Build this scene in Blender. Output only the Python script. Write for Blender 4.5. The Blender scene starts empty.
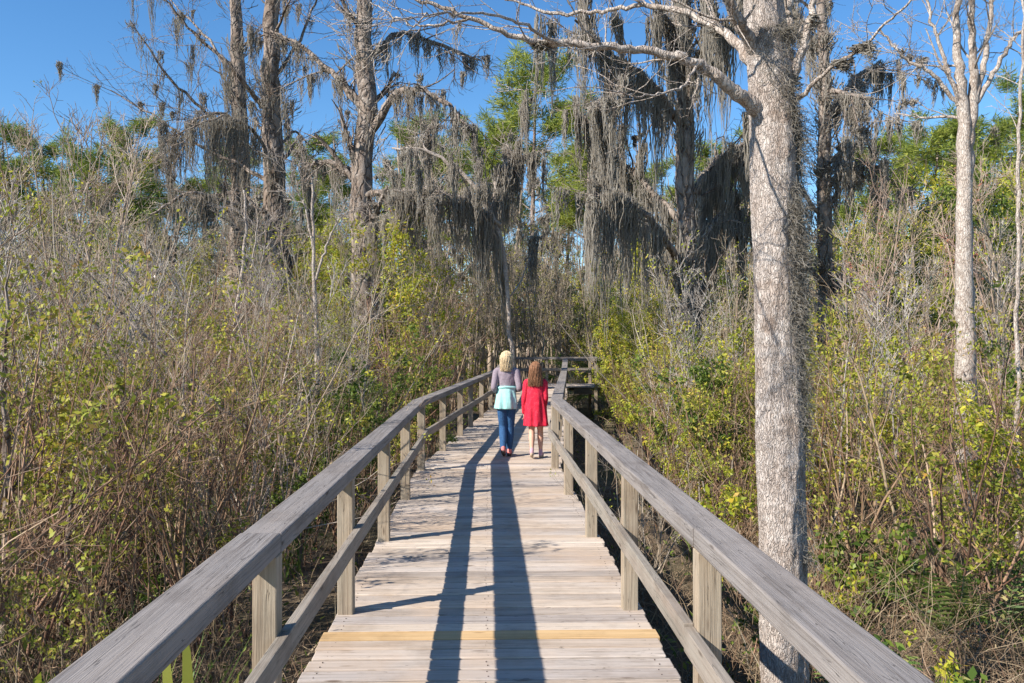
import bpy, math, random
import numpy as np
from mathutils import Vector, Matrix

R = math.radians
rng = np.random.default_rng(11)
random.seed(11)
scene = bpy.context.scene
COL = scene.collection

# ------------------------------------------------------------ camera, sky, sun, exposure
EYE = 1.56
FPX = 880.0
YAW = R(1.56)
cam_d = bpy.data.cameras.new("camera")
cam_d.sensor_width = 36
cam_d.lens = 36 * FPX / 1024
cam_d.clip_end = 3000
cam_d.clip_start = 0.05
cam = bpy.data.objects.new("camera", cam_d)
COL.objects.link(cam)
cam.location = (0, 0, EYE)
cam.rotation_euler = (R(90), 0, -YAW)
scene.camera = cam

SUN_EL = R(35.5)
SUN_AZ = math.atan2(-0.865, -0.502)      # azimuth of the sun from +Y towards +X
w = bpy.data.worlds.new("World")
scene.world = w
w.use_nodes = True
wn = w.node_tree.nodes
bg = wn["Background"]
sky = wn.new("ShaderNodeTexSky")
sky.sky_type = 'NISHITA'
sky.sun_disc = False
sky.sun_elevation = SUN_EL
sky.sun_rotation = SUN_AZ
sky.air_density = 0.95
sky.dust_density = 0.0
sky.ozone_density = 4
hs = wn.new("ShaderNodeHueSaturation")
hs.inputs["Saturation"].default_value = 1.2
w.node_tree.links.new(sky.outputs[0], hs.inputs["Color"])
w.node_tree.links.new(hs.outputs[0], bg.inputs[0])
bg.inputs[1].default_value = 0.108

sd = bpy.data.lights.new("sun", 'SUN')
sd.energy = 5.0
sd.angle = R(0.5)
sd.color = (1.0, 0.94, 0.85)
sun = bpy.data.objects.new("sun", sd)
COL.objects.link(sun)
tosun = Vector((math.sin(SUN_AZ) * math.cos(SUN_EL), math.cos(SUN_AZ) * math.cos(SUN_EL), math.sin(SUN_EL)))
sun.rotation_euler = tosun.to_track_quat('Z', 'Y').to_euler()
sun.location = (-20, -14, 20)

scene.view_settings.view_transform = 'Standard'
scene.view_settings.look = 'None'
scene.view_settings.gamma = 1
scene.view_settings.exposure = 0.80
scene.cycles.max_bounces = 5
scene.cycles.diffuse_bounces = 3
scene.cycles.transmission_bounces = 2
scene.cycles.transparent_max_bounces = 4

GZ = -0.8        # marsh floor


def P(px, py, Y):
    """world point seen at picture position px, py and at world depth Y"""
    xc = (px - 512) / FPX
    d = Y / (math.cos(YAW) - xc * math.sin(YAW))
    return (d * (math.sin(YAW) + xc * math.cos(YAW)), Y, EYE + (341.5 - py) / FPX * d)


# ------------------------------------------------------------ materials
def newmat(name):
    m = bpy.data.materials.new(name)
    m.use_nodes = True
    nt = m.node_tree
    b = nt.nodes["Principled BSDF"]
    b.inputs["Specular IOR Level"].default_value = 0.25
    return m, nt, b


def ramp(nt, stops):
    r = nt.nodes.new("ShaderNodeValToRGB")
    e = r.color_ramp.elements
    while len(e) < len(stops):
        e.new(0.5)
    for el, (p, c) in zip(e, stops):
        el.position = p
        el.color = (c[0], c[1], c[2], 1)
    return r


def mixc(nt, a, b, f, blend='MIX'):
    m = nt.nodes.new("ShaderNodeMix")
    m.data_type = 'RGBA'
    m.blend_type = blend
    L = nt.links
    for sock, v in ((m.inputs[0], f), (m.inputs[6], a), (m.inputs[7], b)):
        if hasattr(v, "is_linked") or hasattr(v, "links"):
            L.new(v, sock)
        elif isinstance(v, (int, float)):
            sock.default_value = v
        else:
            sock.default_value = (v[0], v[1], v[2], 1)
    return m.outputs[2]


def noise(nt, vec, scale, detail=4, rough=0.55, dist=0.0):
    n = nt.nodes.new("ShaderNodeTexNoise")
    n.inputs["Scale"].default_value = scale
    n.inputs["Detail"].default_value = detail
    n.inputs["Roughness"].default_value = rough
    n.inputs["Distortion"].default_value = dist
    if vec is not None:
        nt.links.new(vec, n.inputs["Vector"])
    return n.outputs["Fac"]


def mapping(nt, out, scale):
    mp = nt.nodes.new("ShaderNodeMapping")
    mp.inputs["Scale"].default_value = scale
    nt.links.new(out, mp.inputs[0])
    return mp.outputs[0]


def maprange(nt, v, a, b, c=0.0, d=1.0):
    m = nt.nodes.new("ShaderNodeMapRange")
    nt.links.new(v, m.inputs[0])
    m.inputs[1].default_value = a
    m.inputs[2].default_value = b
    m.inputs[3].default_value = c
    m.inputs[4].default_value = d
    return m.outputs[0]


def bump(nt, b, h, strength, dist):
    bp = nt.nodes.new("ShaderNodeBump")
    bp.inputs["Strength"].default_value = strength
    bp.inputs["Distance"].default_value = dist
    nt.links.new(h, bp.inputs["Height"])
    nt.links.new(bp.outputs[0], b.inputs["Normal"])


def island_mat(name, stops, rough=0.8, trans=0.0, objvar=0.0, noise_scale=None):
    """every loose piece of the mesh takes its own tone from the ramp"""
    m, nt, b = newmat(name)
    g = nt.nodes.new("ShaderNodeNewGeometry")
    r = ramp(nt, stops)
    v = g.outputs["Random Per Island"]
    nt.links.new(v, r.inputs[0])
    c = r.outputs[0]
    if objvar:
        oi = nt.nodes.new("ShaderNodeObjectInfo")
        hsv = nt.nodes.new("ShaderNodeHueSaturation")
        nt.links.new(maprange(nt, oi.outputs["Random"], 0, 1, 1 - objvar, 1 + objvar), hsv.inputs["Value"])
        nt.links.new(maprange(nt, oi.outputs["Random"], 0, 1, 0.5 + objvar * 0.06, 0.5 - objvar * 0.06), hsv.inputs["Hue"])
        nt.links.new(c, hsv.inputs["Color"])
        c = hsv.outputs[0]
    if noise_scale:
        tc = nt.nodes.new("ShaderNodeTexCoord")
        n = noise(nt, tc.outputs["Object"], noise_scale, 3)
        c = mixc(nt, c, (0.55, 0.55, 0.55), maprange(nt, n, 0.4, 0.65, 0, 0.6), 'MULTIPLY')
    nt.links.new(c, b.inputs["Base Color"])
    b.inputs["Roughness"].default_value = rough
    if trans:
        t = nt.nodes.new("ShaderNodeBsdfTranslucent")
        nt.links.new(c, t.inputs[0])
        mx = nt.nodes.new("ShaderNodeMixShader")
        mx.inputs[0].default_value = trans
        out = nt.nodes["Material Output"]
        nt.links.new(b.outputs[0], mx.inputs[1])
        nt.links.new(t.outputs[0], mx.inputs[2])
        nt.links.new(mx.outputs[0], out.inputs[0])
    return m


def wood_mat(name, light, dark, tint, warm=None, grain=1.0):
    """weathered timber; UV u runs along the board in metres"""
    m, nt, b = newmat(name)
    uv = nt.nodes.new("ShaderNodeUVMap")
    uv.uv_map = "UVMap"
    g = nt.nodes.new("ShaderNodeNewGeometry")
    ri = g.outputs["Random Per Island"]
    n1 = noise(nt, mapping(nt, uv.outputs[0], (1.6, 70, 1)), 1.0, 6, 0.65, 0.6)
    n2 = noise(nt, mapping(nt, uv.outputs[0], (0.9, 9, 1)), 1.0, 4, 0.6, 0.8)
    n3 = noise(nt, mapping(nt, uv.outputs[0], (5, 260, 1)), 1.0, 3, 0.6)
    vr = nt.nodes.new("ShaderNodeTexVoronoi")
    vr.feature = 'F1'
    vr.inputs["Scale"].default_value = 1.0
    nt.links.new(mapping(nt, uv.outputs[0], (2.2, 11, 1)), vr.inputs["Vector"])
    knot = maprange(nt, vr.outputs["Distance"], 0.05, 0.11, 1, 0)
    r = ramp(nt, [(0.3, dark), (0.52, light), (0.75, [min(1, c * 1.18) for c in light])])
    nt.links.new(n1, r.inputs[0])
    c = mixc(nt, r.outputs[0], tint, maprange(nt, n2, 0.42, 0.7, 0, 0.75))
    isl = ramp(nt, [(0, (0.62, 0.59, 0.58)), (0.2, (1.0, 0.93, 0.86)), (0.4, (0.76, 0.74, 0.75)), (0.6, (1.14, 1.08, 1.0)), (0.8, (0.88, 0.79, 0.70)), (1, (1.05, 1.04, 1.05))])
    nt.links.new(ri, isl.inputs[0])
    c = mixc(nt, c, isl.outputs[0], 1.0, 'MULTIPLY')
    c = mixc(nt, c, [d * 0.5 for d in dark], maprange(nt, n3, 0.62, 0.74, 0, 0.75 * grain))
    c = mixc(nt, c, [dark[0] * 0.45, dark[1] * 0.36, dark[2] * 0.3], mul(nt, knot, 0.8))
    nk = noise(nt, mapping(nt, uv.outputs[0], (1.1, 26, 1)), 1.0, 3, 0.5, 0.3)
    ab = nt.nodes.new("ShaderNodeMath")
    ab.operation = 'COMPARE'
    nt.links.new(nk, ab.inputs[0])
    ab.inputs[1].default_value = 0.5
    ab.inputs[2].default_value = 0.0045
    c = mixc(nt, c, [d * 0.35 for d in dark], mul(nt, ab.outputs[0], 0.6 * grain))
    tc = nt.nodes.new("ShaderNodeTexCoord")
    n4 = noise(nt, tc.outputs["Object"], 2.1, 5, 0.65)
    c = mixc(nt, c, (0.62, 0.58, 0.54), maprange(nt, n4, 0.5, 0.72, 0, 0.75), 'MULTIPLY')
    if warm:
        n5 = noise(nt, tc.outputs["Object"], 0.9, 3, 0.6)
        c = mixc(nt, c, warm, maprange(nt, n5, 0.5, 0.66, 0, 0.55))
    nt.links.new(c, b.inputs["Base Color"])
    b.inputs["Roughness"].default_value = 0.85
    h = nt.nodes.new("ShaderNodeMath")
    h.operation = 'ADD'
    nt.links.new(n1, h.inputs[0])
    nt.links.new(n3, h.inputs[1])
    bump(nt, b, h.outputs[0], 0.5 * grain, 0.006)
    return m


def mul(nt, v, k):
    m = nt.nodes.new("ShaderNodeMath")
    m.operation = 'MULTIPLY'
    nt.links.new(v, m.inputs[0])
    m.inputs[1].default_value = k
    return m.outputs[0]


def bark_mat(name, base, dark, pale, scale=1.0, plate=9.0, bstr=0.8, bd=0.02, lichen=0.6, zs=0.3):
    m, nt, b = newmat(name)
    tc = nt.nodes.new("ShaderNodeTexCoord")
    o = tc.outputs["Object"]
    v = nt.nodes.new("ShaderNodeTexVoronoi")
    v.feature = 'DISTANCE_TO_EDGE'
    v.inputs["Scale"].default_value = plate
    # warp the plates a little
    wv = nt.nodes.new("ShaderNodeTexNoise")
    wv.inputs["Scale"].default_value = 6 * scale
    wv.inputs["Detail"].default_value = 4
    nt.links.new(o, wv.inputs["Vector"])
    ad = nt.nodes.new("ShaderNodeVectorMath")
    ad.operation = 'MULTIPLY_ADD'
    nt.links.new(wv.outputs["Color"], ad.inputs[0])
    ad.inputs[1].default_value = (0.16 / scale,) * 3
    nt.links.new(o, ad.inputs[2])
    nt.links.new(mapping(nt, ad.outputs[0], (1, 1, zs)), v.inputs["Vector"])
    crack = maprange(nt, v.outputs["Distance"], 0.0, 0.16, 0, 1)
    n1 = noise(nt, mapping(nt, o, (1, 1, 0.45)), 22 * scale, 6, 0.7)
    n2 = noise(nt, o, 5.0 * scale, 5, 0.65)
    c = mixc(nt, dark, base, crack)
    c = mixc(nt, c, pale, maprange(nt, n1, 0.5, 0.64, 0, 0.85))
    c = mixc(nt, c, [x * 1.15 for x in pale], maprange(nt, n2, 0.5, 0.66, 0, lichen))
    n3 = noise(nt, o, 1.7 * scale, 4, 0.6)
    c = mixc(nt, c, (0.6, 0.52, 0.46), maprange(nt, n3, 0.52, 0.68, 0, 0.7), 'MULTIPLY')
    nt.links.new(c, b.inputs["Base Color"])
    b.inputs["Roughness"].default_value = 0.9
    h = nt.nodes.new("ShaderNodeMath")
    h.operation = 'ADD'
    nt.links.new(crack, h.inputs[0])
    nt.links.new(n1, h.inputs[1])
    bump(nt, b, h.outputs[0], bstr, bd)
    return m


M = {}
M['plank'] = wood_mat("weathered_plank", (0.53, 0.465, 0.405), (0.27, 0.225, 0.185), (0.58, 0.53, 0.48), (0.50, 0.36, 0.25))
M['newplank'] = wood_mat("fresh_plank", (0.62, 0.43, 0.22), (0.42, 0.27, 0.12), (0.68, 0.50, 0.28), None, 0.4)
M['rail'] = wood_mat("weathered_rail", (0.27, 0.255, 0.245), (0.125, 0.11, 0.10), (0.34, 0.31, 0.285))
M['railwarm'] = wood_mat("weathered_midrail", (0.33, 0.31, 0.27), (0.19, 0.17, 0.14), (0.36, 0.30, 0.25))
M['post'] = wood_mat("weathered_post", (0.43, 0.36, 0.27), (0.17, 0.125, 0.085), (0.38, 0.35, 0.28))
M['joist'] = wood_mat("dark_joist", (0.14, 0.12, 0.09), (0.07, 0.055, 0.04), (0.16, 0.13, 0.1))

M['twig'] = island_mat("brown_twig", [(0, (0.10, 0.055, 0.035)), (0.35, (0.28, 0.175, 0.11)), (0.6, (0.42, 0.31, 0.21)), (0.8, (0.14, 0.075, 0.045)), (1, (0.34, 0.22, 0.14))], 0.85, 0, 0.18)
M['greytwig'] = island_mat("grey_twig", [(0, (0.20, 0.145, 0.10)), (0.4, (0.37, 0.295, 0.22)), (0.75, (0.50, 0.425, 0.34)), (1, (0.28, 0.205, 0.145))], 0.85, 0, 0.18)
M['pinktwig'] = island_mat("mauve_twig", [(0, (0.22, 0.14, 0.105)), (0.5, (0.42, 0.32, 0.25)), (1, (0.33, 0.22, 0.16))], 0.85, 0, 0.15)
M['palestem'] = bark_mat("pale_stem", (0.34, 0.30, 0.26), (0.19, 0.155, 0.13), (0.50, 0.46, 0.41), 2.0, 24, 0.4, 0.004, 0.7)
M['leafyellow'] = island_mat("yellow_green_leaf", [(0, (0.28, 0.32, 0.03)), (0.35, (0.43, 0.45, 0.045)), (0.6, (0.58, 0.53, 0.06)), (0.8, (0.17, 0.26, 0.03)), (0.93, (0.66, 0.52, 0.06)), (1, (0.42, 0.20, 0.07))], 0.5, 0.4, 0.15)
M['leafolive'] = island_mat("olive_leaf", [(0, (0.17, 0.20, 0.03)), (0.4, (0.32, 0.34, 0.045)), (0.7, (0.46, 0.42, 0.06)), (1, (0.32, 0.19, 0.07))], 0.55, 0.35, 0.15)
M['leafgreen'] = island_mat("green_leaf", [(0, (0.05, 0.09, 0.018)), (0.4, (0.11, 0.17, 0.03)), (0.75, (0.20, 0.26, 0.045)), (1, (0.30, 0.33, 0.06))], 0.45, 0.4, 0.15)
M['leafred'] = island_mat("russet_leaf", [(0, (0.22, 0.06, 0.04)), (0.5, (0.30, 0.12, 0.07)), (1, (0.36, 0.20, 0.12))], 0.6, 0.25, 0.1)
M['needle'] = island_mat("pine_needle", [(0, (0.11, 0.16, 0.03)), (0.5, (0.22, 0.28, 0.05)), (1, (0.38, 0.40, 0.08))], 0.6, 0.4, 0.15)
M['moss'] = island_mat("hanging_moss", [(0, (0.36, 0.325, 0.27)), (0.4, (0.50, 0.455, 0.39)), (0.75, (0.60, 0.555, 0.485)), (1, (0.44, 0.395, 0.33))], 0.95, 0.58, 0.08)
M['deadgrass'] = island_mat("dead_grass", [(0, (0.17, 0.11, 0.07)), (0.4, (0.30, 0.215, 0.14)), (0.7, (0.40, 0.31, 0.20)), (0.9, (0.23, 0.13, 0.08)), (1, (0.50, 0.42, 0.29))], 0.8, 0.15)
M['greengrass'] = island_mat("green_blade", [(0, (0.06, 0.12, 0.025)), (0.5, (0.14, 0.21, 0.05)), (0.85, (0.26, 0.29, 0.08)), (1, (0.40, 0.34, 0.15))], 0.5, 0.3, 0.1)
M['cypress'] = bark_mat("cypress_bark", (0.25, 0.195, 0.155), (0.10, 0.075, 0.06), (0.36, 0.31, 0.27), 0.35, 5.0, 0.9, 0.05, 0.4)
M['pinebark'] = bark_mat("pine_bark", (0.30, 0.23, 0.19), (0.12, 0.085, 0.07), (0.44, 0.37, 0.32), 0.5, 8, 0.6, 0.03, 0.4)
M['paletree'] = bark_mat("pale_tree_bark", (0.42, 0.35, 0.295), (0.31, 0.245, 0.20), (0.60, 0.54, 0.48), 2.4, 45, 0.8, 0.01, 0.55, 0.2)


def tag(o, label=None, cat=None, group=None, kind=None):
    if label:
        o["label"] = label
    if cat:
        o["category"] = cat
    if group:
        o["group"] = group
    if kind:
        o["kind"] = kind
    return o


def link(o, parent=None):
    COL.objects.link(o)
    if parent is not None:
        o.parent = parent
    return o


def empty(name, loc=(0, 0, 0)):
    o = bpy.data.objects.new(name, None)
    o.empty_display_size = 0.2
    o.location = loc
    return link(o)


# ------------------------------------------------------------ mesh builder (numpy)
class MB:
    def __init__(s):
        s.v, s.q, s.t, s.n = [], [], [], 0

    def quads(s, v, q):
        s.v.append(np.asarray(v, float).reshape(-1, 3))
        s.q.append(np.asarray(q, np.int64).reshape(-1, 4) + s.n)
        s.n += len(s.v[-1])

    def mesh(s, name, mat, smooth=True):
        v = np.concatenate(s.v) if s.v else np.zeros((0, 3))
        q = np.concatenate(s.q) if s.q else np.zeros((0, 4), np.int64)
        me = bpy.data.meshes.new(name)
        me.vertices.add(len(v))
        me.vertices.foreach_set("co", v.astype(np.float32).ravel())
        me.loops.add(q.size)
        me.loops.foreach_set("vertex_index", q.astype(np.int32).ravel())
        me.polygons.add(len(q))
        me.polygons.foreach_set("loop_start", (np.arange(len(q)) * 4).astype(np.int32))
        me.polygons.foreach_set("loop_total", np.full(len(q), 4, np.int32))
        me.polygons.foreach_set("use_smooth", np.full(len(q), smooth, bool))
        me.update(calc_edges=True)
        me.validate()
        if mat:
            me.materials.append(mat)
        return me

    def obj(s, name, mat, parent=None, smooth=True):
        return link(bpy.data.objects.new(name, s.mesh(name, mat, smooth)), parent)

    # many tubes at once: pts (N,K,3), rad (N,K)
    def tubes(s, pts, rad, S=3, knob=0.0):
        pts = np.asarray(pts, float)
        rad = np.asarray(rad, float)
        N, K, _ = pts.shape
        if N == 0:
            return
        t = np.gradient(pts, axis=1)
        t /= np.linalg.norm(t, axis=2, keepdims=True) + 1e-9
        d = pts[:, -1] - pts[:, 0]
        d /= np.linalg.norm(d, axis=1, keepdims=True) + 1e-9
        ref = np.where(np.abs(d[:, 2:3]) > 0.8, np.array([[1.0, 0, 0]]), np.array([[0, 0, 1.0]]))
        ref = np.repeat(ref[:, None], K, 1)
        u = np.cross(t, ref)
        u /= np.linalg.norm(u, axis=2, keepdims=True) + 1e-9
        vv = np.cross(t, u)
        a = np.arange(S) * 2 * np.pi / S
        ring = pts[:, :, None] + rad[:, :, None, None] * (u[:, :, None] * np.cos(a)[None, None, :, None] + vv[:, :, None] * np.sin(a)[None, None, :, None])
        if knob:
            ring += rng.normal(0, 1, ring.shape) * (rad * knob)[:, :, None, None]
        idx = np.arange(N * K * S).reshape(N, K, S)
        a0 = idx[:, :-1]
        a1 = idx[:, 1:]
        q = np.stack([a0, np.roll(a0, -1, 2), np.roll(a1, -1, 2), a1], -1)
        s.quads(ring.reshape(-1, 3), q.reshape(-1, 4))

    # flat ribbons (blades)
    def ribbons(s, pts, wid, side=None):
        pts = np.asarray(pts, float)
        N, K, _ = pts.shape
        if N == 0:
            return
        if side is None:
            a = rng.uniform(0, 2 * np.pi, N)
            side = np.stack([np.cos(a), np.sin(a), rng.uniform(-.3, .3, N)], 1)
        side = side / np.linalg.norm(side, axis=1, keepdims=True)
        off = side[:, None] * np.asarray(wid)[:, :, None] * 0.5
        v = np.stack([pts - off, pts + off], 2)
        idx = np.arange(N * K * 2).reshape(N, K, 2)
        q = np.stack([idx[:, :-1, 0], idx[:, :-1, 1], idx[:, 1:, 1], idx[:, 1:, 0]], -1)
        s.quads(v.reshape(-1, 3), q.reshape(-1, 4))

    # diamond leaves: centres, length, width ratio
    def leaves(s, c, L, ratio=0.45, droop=0.0, dirs=None):
        c = np.asarray(c, float)
        N = len(c)
        if N == 0:
            return
        if dirs is None:
            dirs = rng.normal(0, 1, (N, 3))
            dirs[:, 2] -= droop
        dirs = dirs / (np.linalg.norm(dirs, axis=1, keepdims=True) + 1e-9)
        b = np.cross(dirs, rng.normal(0, 1, (N, 3)))
        b /= np.linalg.norm(b, axis=1, keepdims=True) + 1e-9
        L = np.broadcast_to(np.asarray(L, float).reshape(-1, 1), (N, 1))
        nrm = np.cross(dirs, b)
        v = np.stack([c, c + dirs * L * .45 + b * L * ratio * .5, c + dirs * L + nrm * L * 0.12, c + dirs * L * .45 - b * L * ratio * .5], 1)
        s.quads(v.reshape(-1, 3), np.arange(N * 4).reshape(N, 4))


def curves(base, d, length, K, wig=0.1, up=0.0, sag=0.0):
    """N curved strands from base in direction d; up bends them skywards, sag down"""
    N = len(base)
    d = d / (np.linalg.norm(d, axis=1, keepdims=True) + 1e-9)
    seg = (np.asarray(length) / (K - 1)).reshape(-1, 1) * np.ones((N, 1))
    pts = np.zeros((N, K, 3))
    pts[:, 0] = base
    cur = d.copy()
    for k in range(1, K):
        cur = cur + rng.normal(0, wig, (N, 3))
        cur[:, 2] += (up - sag) / (K - 1)
        cur /= np.linalg.norm(cur, axis=1, keepdims=True) + 1e-9
        pts[:, k] = pts[:, k - 1] + cur * seg
    return pts


def sample(pts, t):
    N, K, _ = pts.shape
    f = t * (K - 1)
    i = np.clip(f.astype(int), 0, K - 2)
    fr = (f - i)[:, None]
    r = np.arange(N)
    a, b = pts[r, i], pts[r, i + 1]
    return a * (1 - fr) + b * fr, (b - a) / (np.linalg.norm(b - a, axis=1, keepdims=True) + 1e-9), i, fr[:, 0]


def grow(pp, pr, n, t0, t1, length, ang, K, rr=0.5, wig=0.12, up=0.15, sag=0.0, rmin=0.002, lfall=0.5):
    """n children on every parent curve"""
    N = len(pp)
    par = np.repeat(np.arange(N), n)
    t = rng.uniform(t0, t1, len(par))
    pos, tan, i, fr = sample(pp[par], t)
    rad = pr[par][np.arange(len(par)), i] * (1 - fr) + pr[par][np.arange(len(par)), i + 1] * fr
    side = rng.normal(0, 1, (len(par), 3))
    side -= (side * tan).sum(1, keepdims=True) * tan
    side /= np.linalg.norm(side, axis=1, keepdims=True) + 1e-9
    a = rng.uniform(ang[0], ang[1], len(par))[:, None]
    d = tan * np.cos(a) + side * np.sin(a)
    L = rng.uniform(length[0], length[1], len(par)) * (1 - lfall * t)
    pts = curves(pos, d, L, K, wig, up, sag)
    r0 = np.maximum(rad * rr, rmin)
    r = r0[:, None] * np.linspace(1, 0.35, K)[None]
    return pts, np.maximum(r, rmin * 0.7)


def trace(points, Y0, widths, K, drift=None, wig=0.0):
    """a limb through picture positions (px, py[, dY]) at depth Y0; widths in picture px"""
    if 366 <= points[0][1] <= 500 and abs(points[0][0] - points[1][0]) < 16:      # trunks start in the mud
        gy = 341.5 + (EYE - GZ + .12) * FPX / Y0
        points = [(points[0][0], gy)] + list(points)
        widths = [widths[0] * 1.15] + list(widths)
    w3 = []
    for p in points:
        dy = p[2] if len(p) > 2 else 0
        w3.append(P(p[0], p[1], Y0 + dy))
    w3 = np.array(w3)
    s = np.linspace(0, len(w3) - 1, K)
    out = np.stack([np.interp(s, np.arange(len(w3)), w3[:, k]) for k in range(3)], 1)
    for _ in range(2):
        out[1:-1] = (out[:-2] + 2 * out[1:-1] + out[2:]) / 4
    if wig:
        out[1:-1] += rng.normal(0, wig, (K - 2, 3))
    wd = np.interp(s, np.linspace(0, len(w3) - 1, len(widths)), widths)
    return out, wd / FPX * Y0 / 2


# ------------------------------------------------------------ the boardwalk
SL2 = 0.0950                       # sideways drift of the second stretch
BEND = 10.85


def ramp_z(Y):
    return 0.2 * min(1, max(0, (Y - 22.0) / 3.5))


def shift(Y):
    return max(0.0, Y - BEND) * SL2


class Boards:
    """boards with UVs along their length, collected in one mesh"""
    def __init__(s):
        s.v, s.f, s.uv = [], [], []

    def add(s, p0, p1, wv, tv, w0, t0, end0=None, end1=None):
        """p0,p1 centre line; wv width direction, tv thickness direction; w0,t0 sizes. end0/end1 optional skewed width vector"""
        p0, p1, wv, tv = map(Vector, (p0, p1, wv, tv))
        e0 = Vector(end0) if end0 is not None else wv * w0
        e1 = Vector(end1) if end1 is not None else wv * w0
        h = tv * t0 / 2
        b = len(s.v)
        c = []
        for p, e in ((p0, e0), (p1, e1)):
            c += [p - e / 2 - h, p + e / 2 - h, p + e / 2 + h, p - e / 2 + h]
        s.v += [tuple(x) for x in c]
        L = (p1 - p0).length
        u0 = random.uniform(0, 50)
        v0 = random.uniform(0, 50)
        per = [0, w0, w0 + t0, 2 * w0 + t0, 2 * w0 + 2 * t0]
        for k in range(4):
            k2 = (k + 1) % 4
            s.f.append((b + k, b + k2, b + 4 + k2, b + 4 + k))
            s.uv += [(u0, v0 + per[k]), (u0, v0 + per[k + 1]), (u0 + L, v0 + per[k + 1]), (u0 + L, v0 + per[k])]
        s.f.append((b + 3, b + 2, b + 1, b))
        s.uv += [(u0, v0), (u0 + .005, v0 + w0), (u0 + .01, v0 + w0), (u0 + .01, v0)]
        s.f.append((b + 4, b + 5, b + 6, b + 7))
        s.uv += [(u0, v0), (u0 + .005, v0 + w0), (u0 + .01, v0 + w0), (u0 + .01, v0)]

    def obj(s, name, mat, parent, bev=0.004):
        me = bpy.data.meshes.new(name)
        me.from_pydata(s.v, [], s.f)
        uvl = me.uv_layers.new(name="UVMap")
        for i, l in enumerate(uvl.data):
            l.uv = s.uv[i]
        me.materials.append(mat)
        o = link(bpy.data.objects.new(name, me), parent)
        if bev:
            bm = o.modifiers.new("bevel", 'BEVEL')
            bm.width = bev
            bm.segments = 2
            bm.limit_method = 'ANGLE'
        return o


walk = empty("boardwalk", (0, 0, GZ))
tag(walk, "weathered grey wooden boardwalk with handrails running into the swamp", "boardwalk")
OFF = Vector((0, 0, -GZ))


def wparent(o):
    o.parent = walk
    o.location = OFF
    return o


deck = Boards()
new = Boards()
PW = 0.1375
y = 0.35
k = 0
while y < 26.4:
    yc = y + PW / 2
    zc = ramp_z(yc) - 0.019 + random.uniform(-.003, .002)
    ang = SL2 if yc > BEND else 0.0
    cx = shift(yc) + 0.012
    j0, j1 = random.uniform(-.012, .012), random.uniform(-.012, .012)
    hw = 0.885
    fan = -SL2 * 0.5 * 0 if yc < BEND else 0
    dx = Vector((1, -ang, 0)).normalized() if yc > BEND else Vector((1, 0, 0))
    tilt = random.uniform(-.0016, .0016)
    dx = Vector((dx.x, dx.y + tilt, 0))
    p0 = Vector((cx, yc, zc)) - dx * (hw + j0)
    p1 = Vector((cx, yc, zc)) + dx * (hw + j1)
    wd = Vector((-dx.y, dx.x, 0)).normalized()
    if abs(yc - 4.71) < PW / 2:
        new.add(p0 + Vector((0, 0, .002)), p1 + Vector((0, 0, .002)), wd, (0, 0, 1), PW - .008, .04)
    else:
        gap = random.uniform(.011, .021)
        deck.add(p0, p1, wd, (0, 0, 1), PW - gap, .038)
    if yc < BEND <= yc + PW:         # wedge boards at the bend
        pass
    y += PW
    k += 1
# the cross branch beyond: boards laid the other way
x = 0.62
while x < 8.0:
    deck.add((x + PW / 2, 26.45, .181), (x + PW / 2, 28.4, .181), (1, 0, 0), (0, 0, 1), PW - .008, .038)
    x += PW
wparent(deck.obj("deck", M['plank'], walk, 0.006))
nm, nnt, nb = newmat("rusty_nail")
nb.inputs["Base Color"].default_value = (0.07, 0.045, 0.035, 1)
nails = MB()
npos = []
yy = 0.35
while yy < 21.5:
    for sx in (-.80, -.01, .82):
        for q in (.3, .7):
            npos.append((sx + shift(yy) + random.uniform(-.012, .012), yy + PW * q + random.uniform(-.006, .006) - (sx * SL2 if yy > BEND else 0)))
    yy += PW
npos = np.array(npos)
npt = np.stack([np.c_[npos, np.full(len(npos), -.004)], np.c_[npos, np.full(len(npos), .0016)], np.c_[npos, np.full(len(npos), .0018)]], 1)
nails.tubes(npt, np.tile([[.0035, .0035, .0002]], (len(npos), 1)), 6)
no = wparent(nails.obj("nail_heads", nm, walk))
no["kind"] = "stuff"
o = wparent(new.obj("replacement_plank", M['newplank'], walk, 0.003))
o["label"] = "fresh yellow replacement plank"

# joists under the deck
for sx in (-0.80, 0.0, 0.82):
    jb = Boards()
    jb.add((sx, .3, -.125), (sx, BEND, -.125), (1, 0, 0), (0, 0, 1), .04, .17)
    jb.add((sx, BEND + .003, -.125), (sx + shift(22), 22, -.125), (1, 0, 0), (0, 0, 1), .04, .17)
    jb.add((sx + shift(22), 22.003, -.125), (sx + shift(26), 26, .075), (1, 0, 0), (0, 0, 1), .04, .17)
    wparent(jb.obj("joist", M['joist'], walk, 0))
for yy in (26.5, 28.3):
    jb = Boards()
    jb.add((2.6, yy, .07), (8, yy, .07), (0, 1, 0), (0, 0, 1), .04, .18)
    wparent(jb.obj("joist", M['joist'], walk, 0))

HU, TH = 0.852, 0.074              # top of the handrail, its thickness
HL = HU - TH


def post(x, y, z, s=0.089):
    b = Boards()
    b.add((x, y, GZ - .2), (x + random.uniform(-.006, .006), y, z + HL - 0.002), (1, 0, 0), (0, 1, 0), s, s)
    wparent(b.obj("post", M['post'], walk, 0.005))


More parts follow.
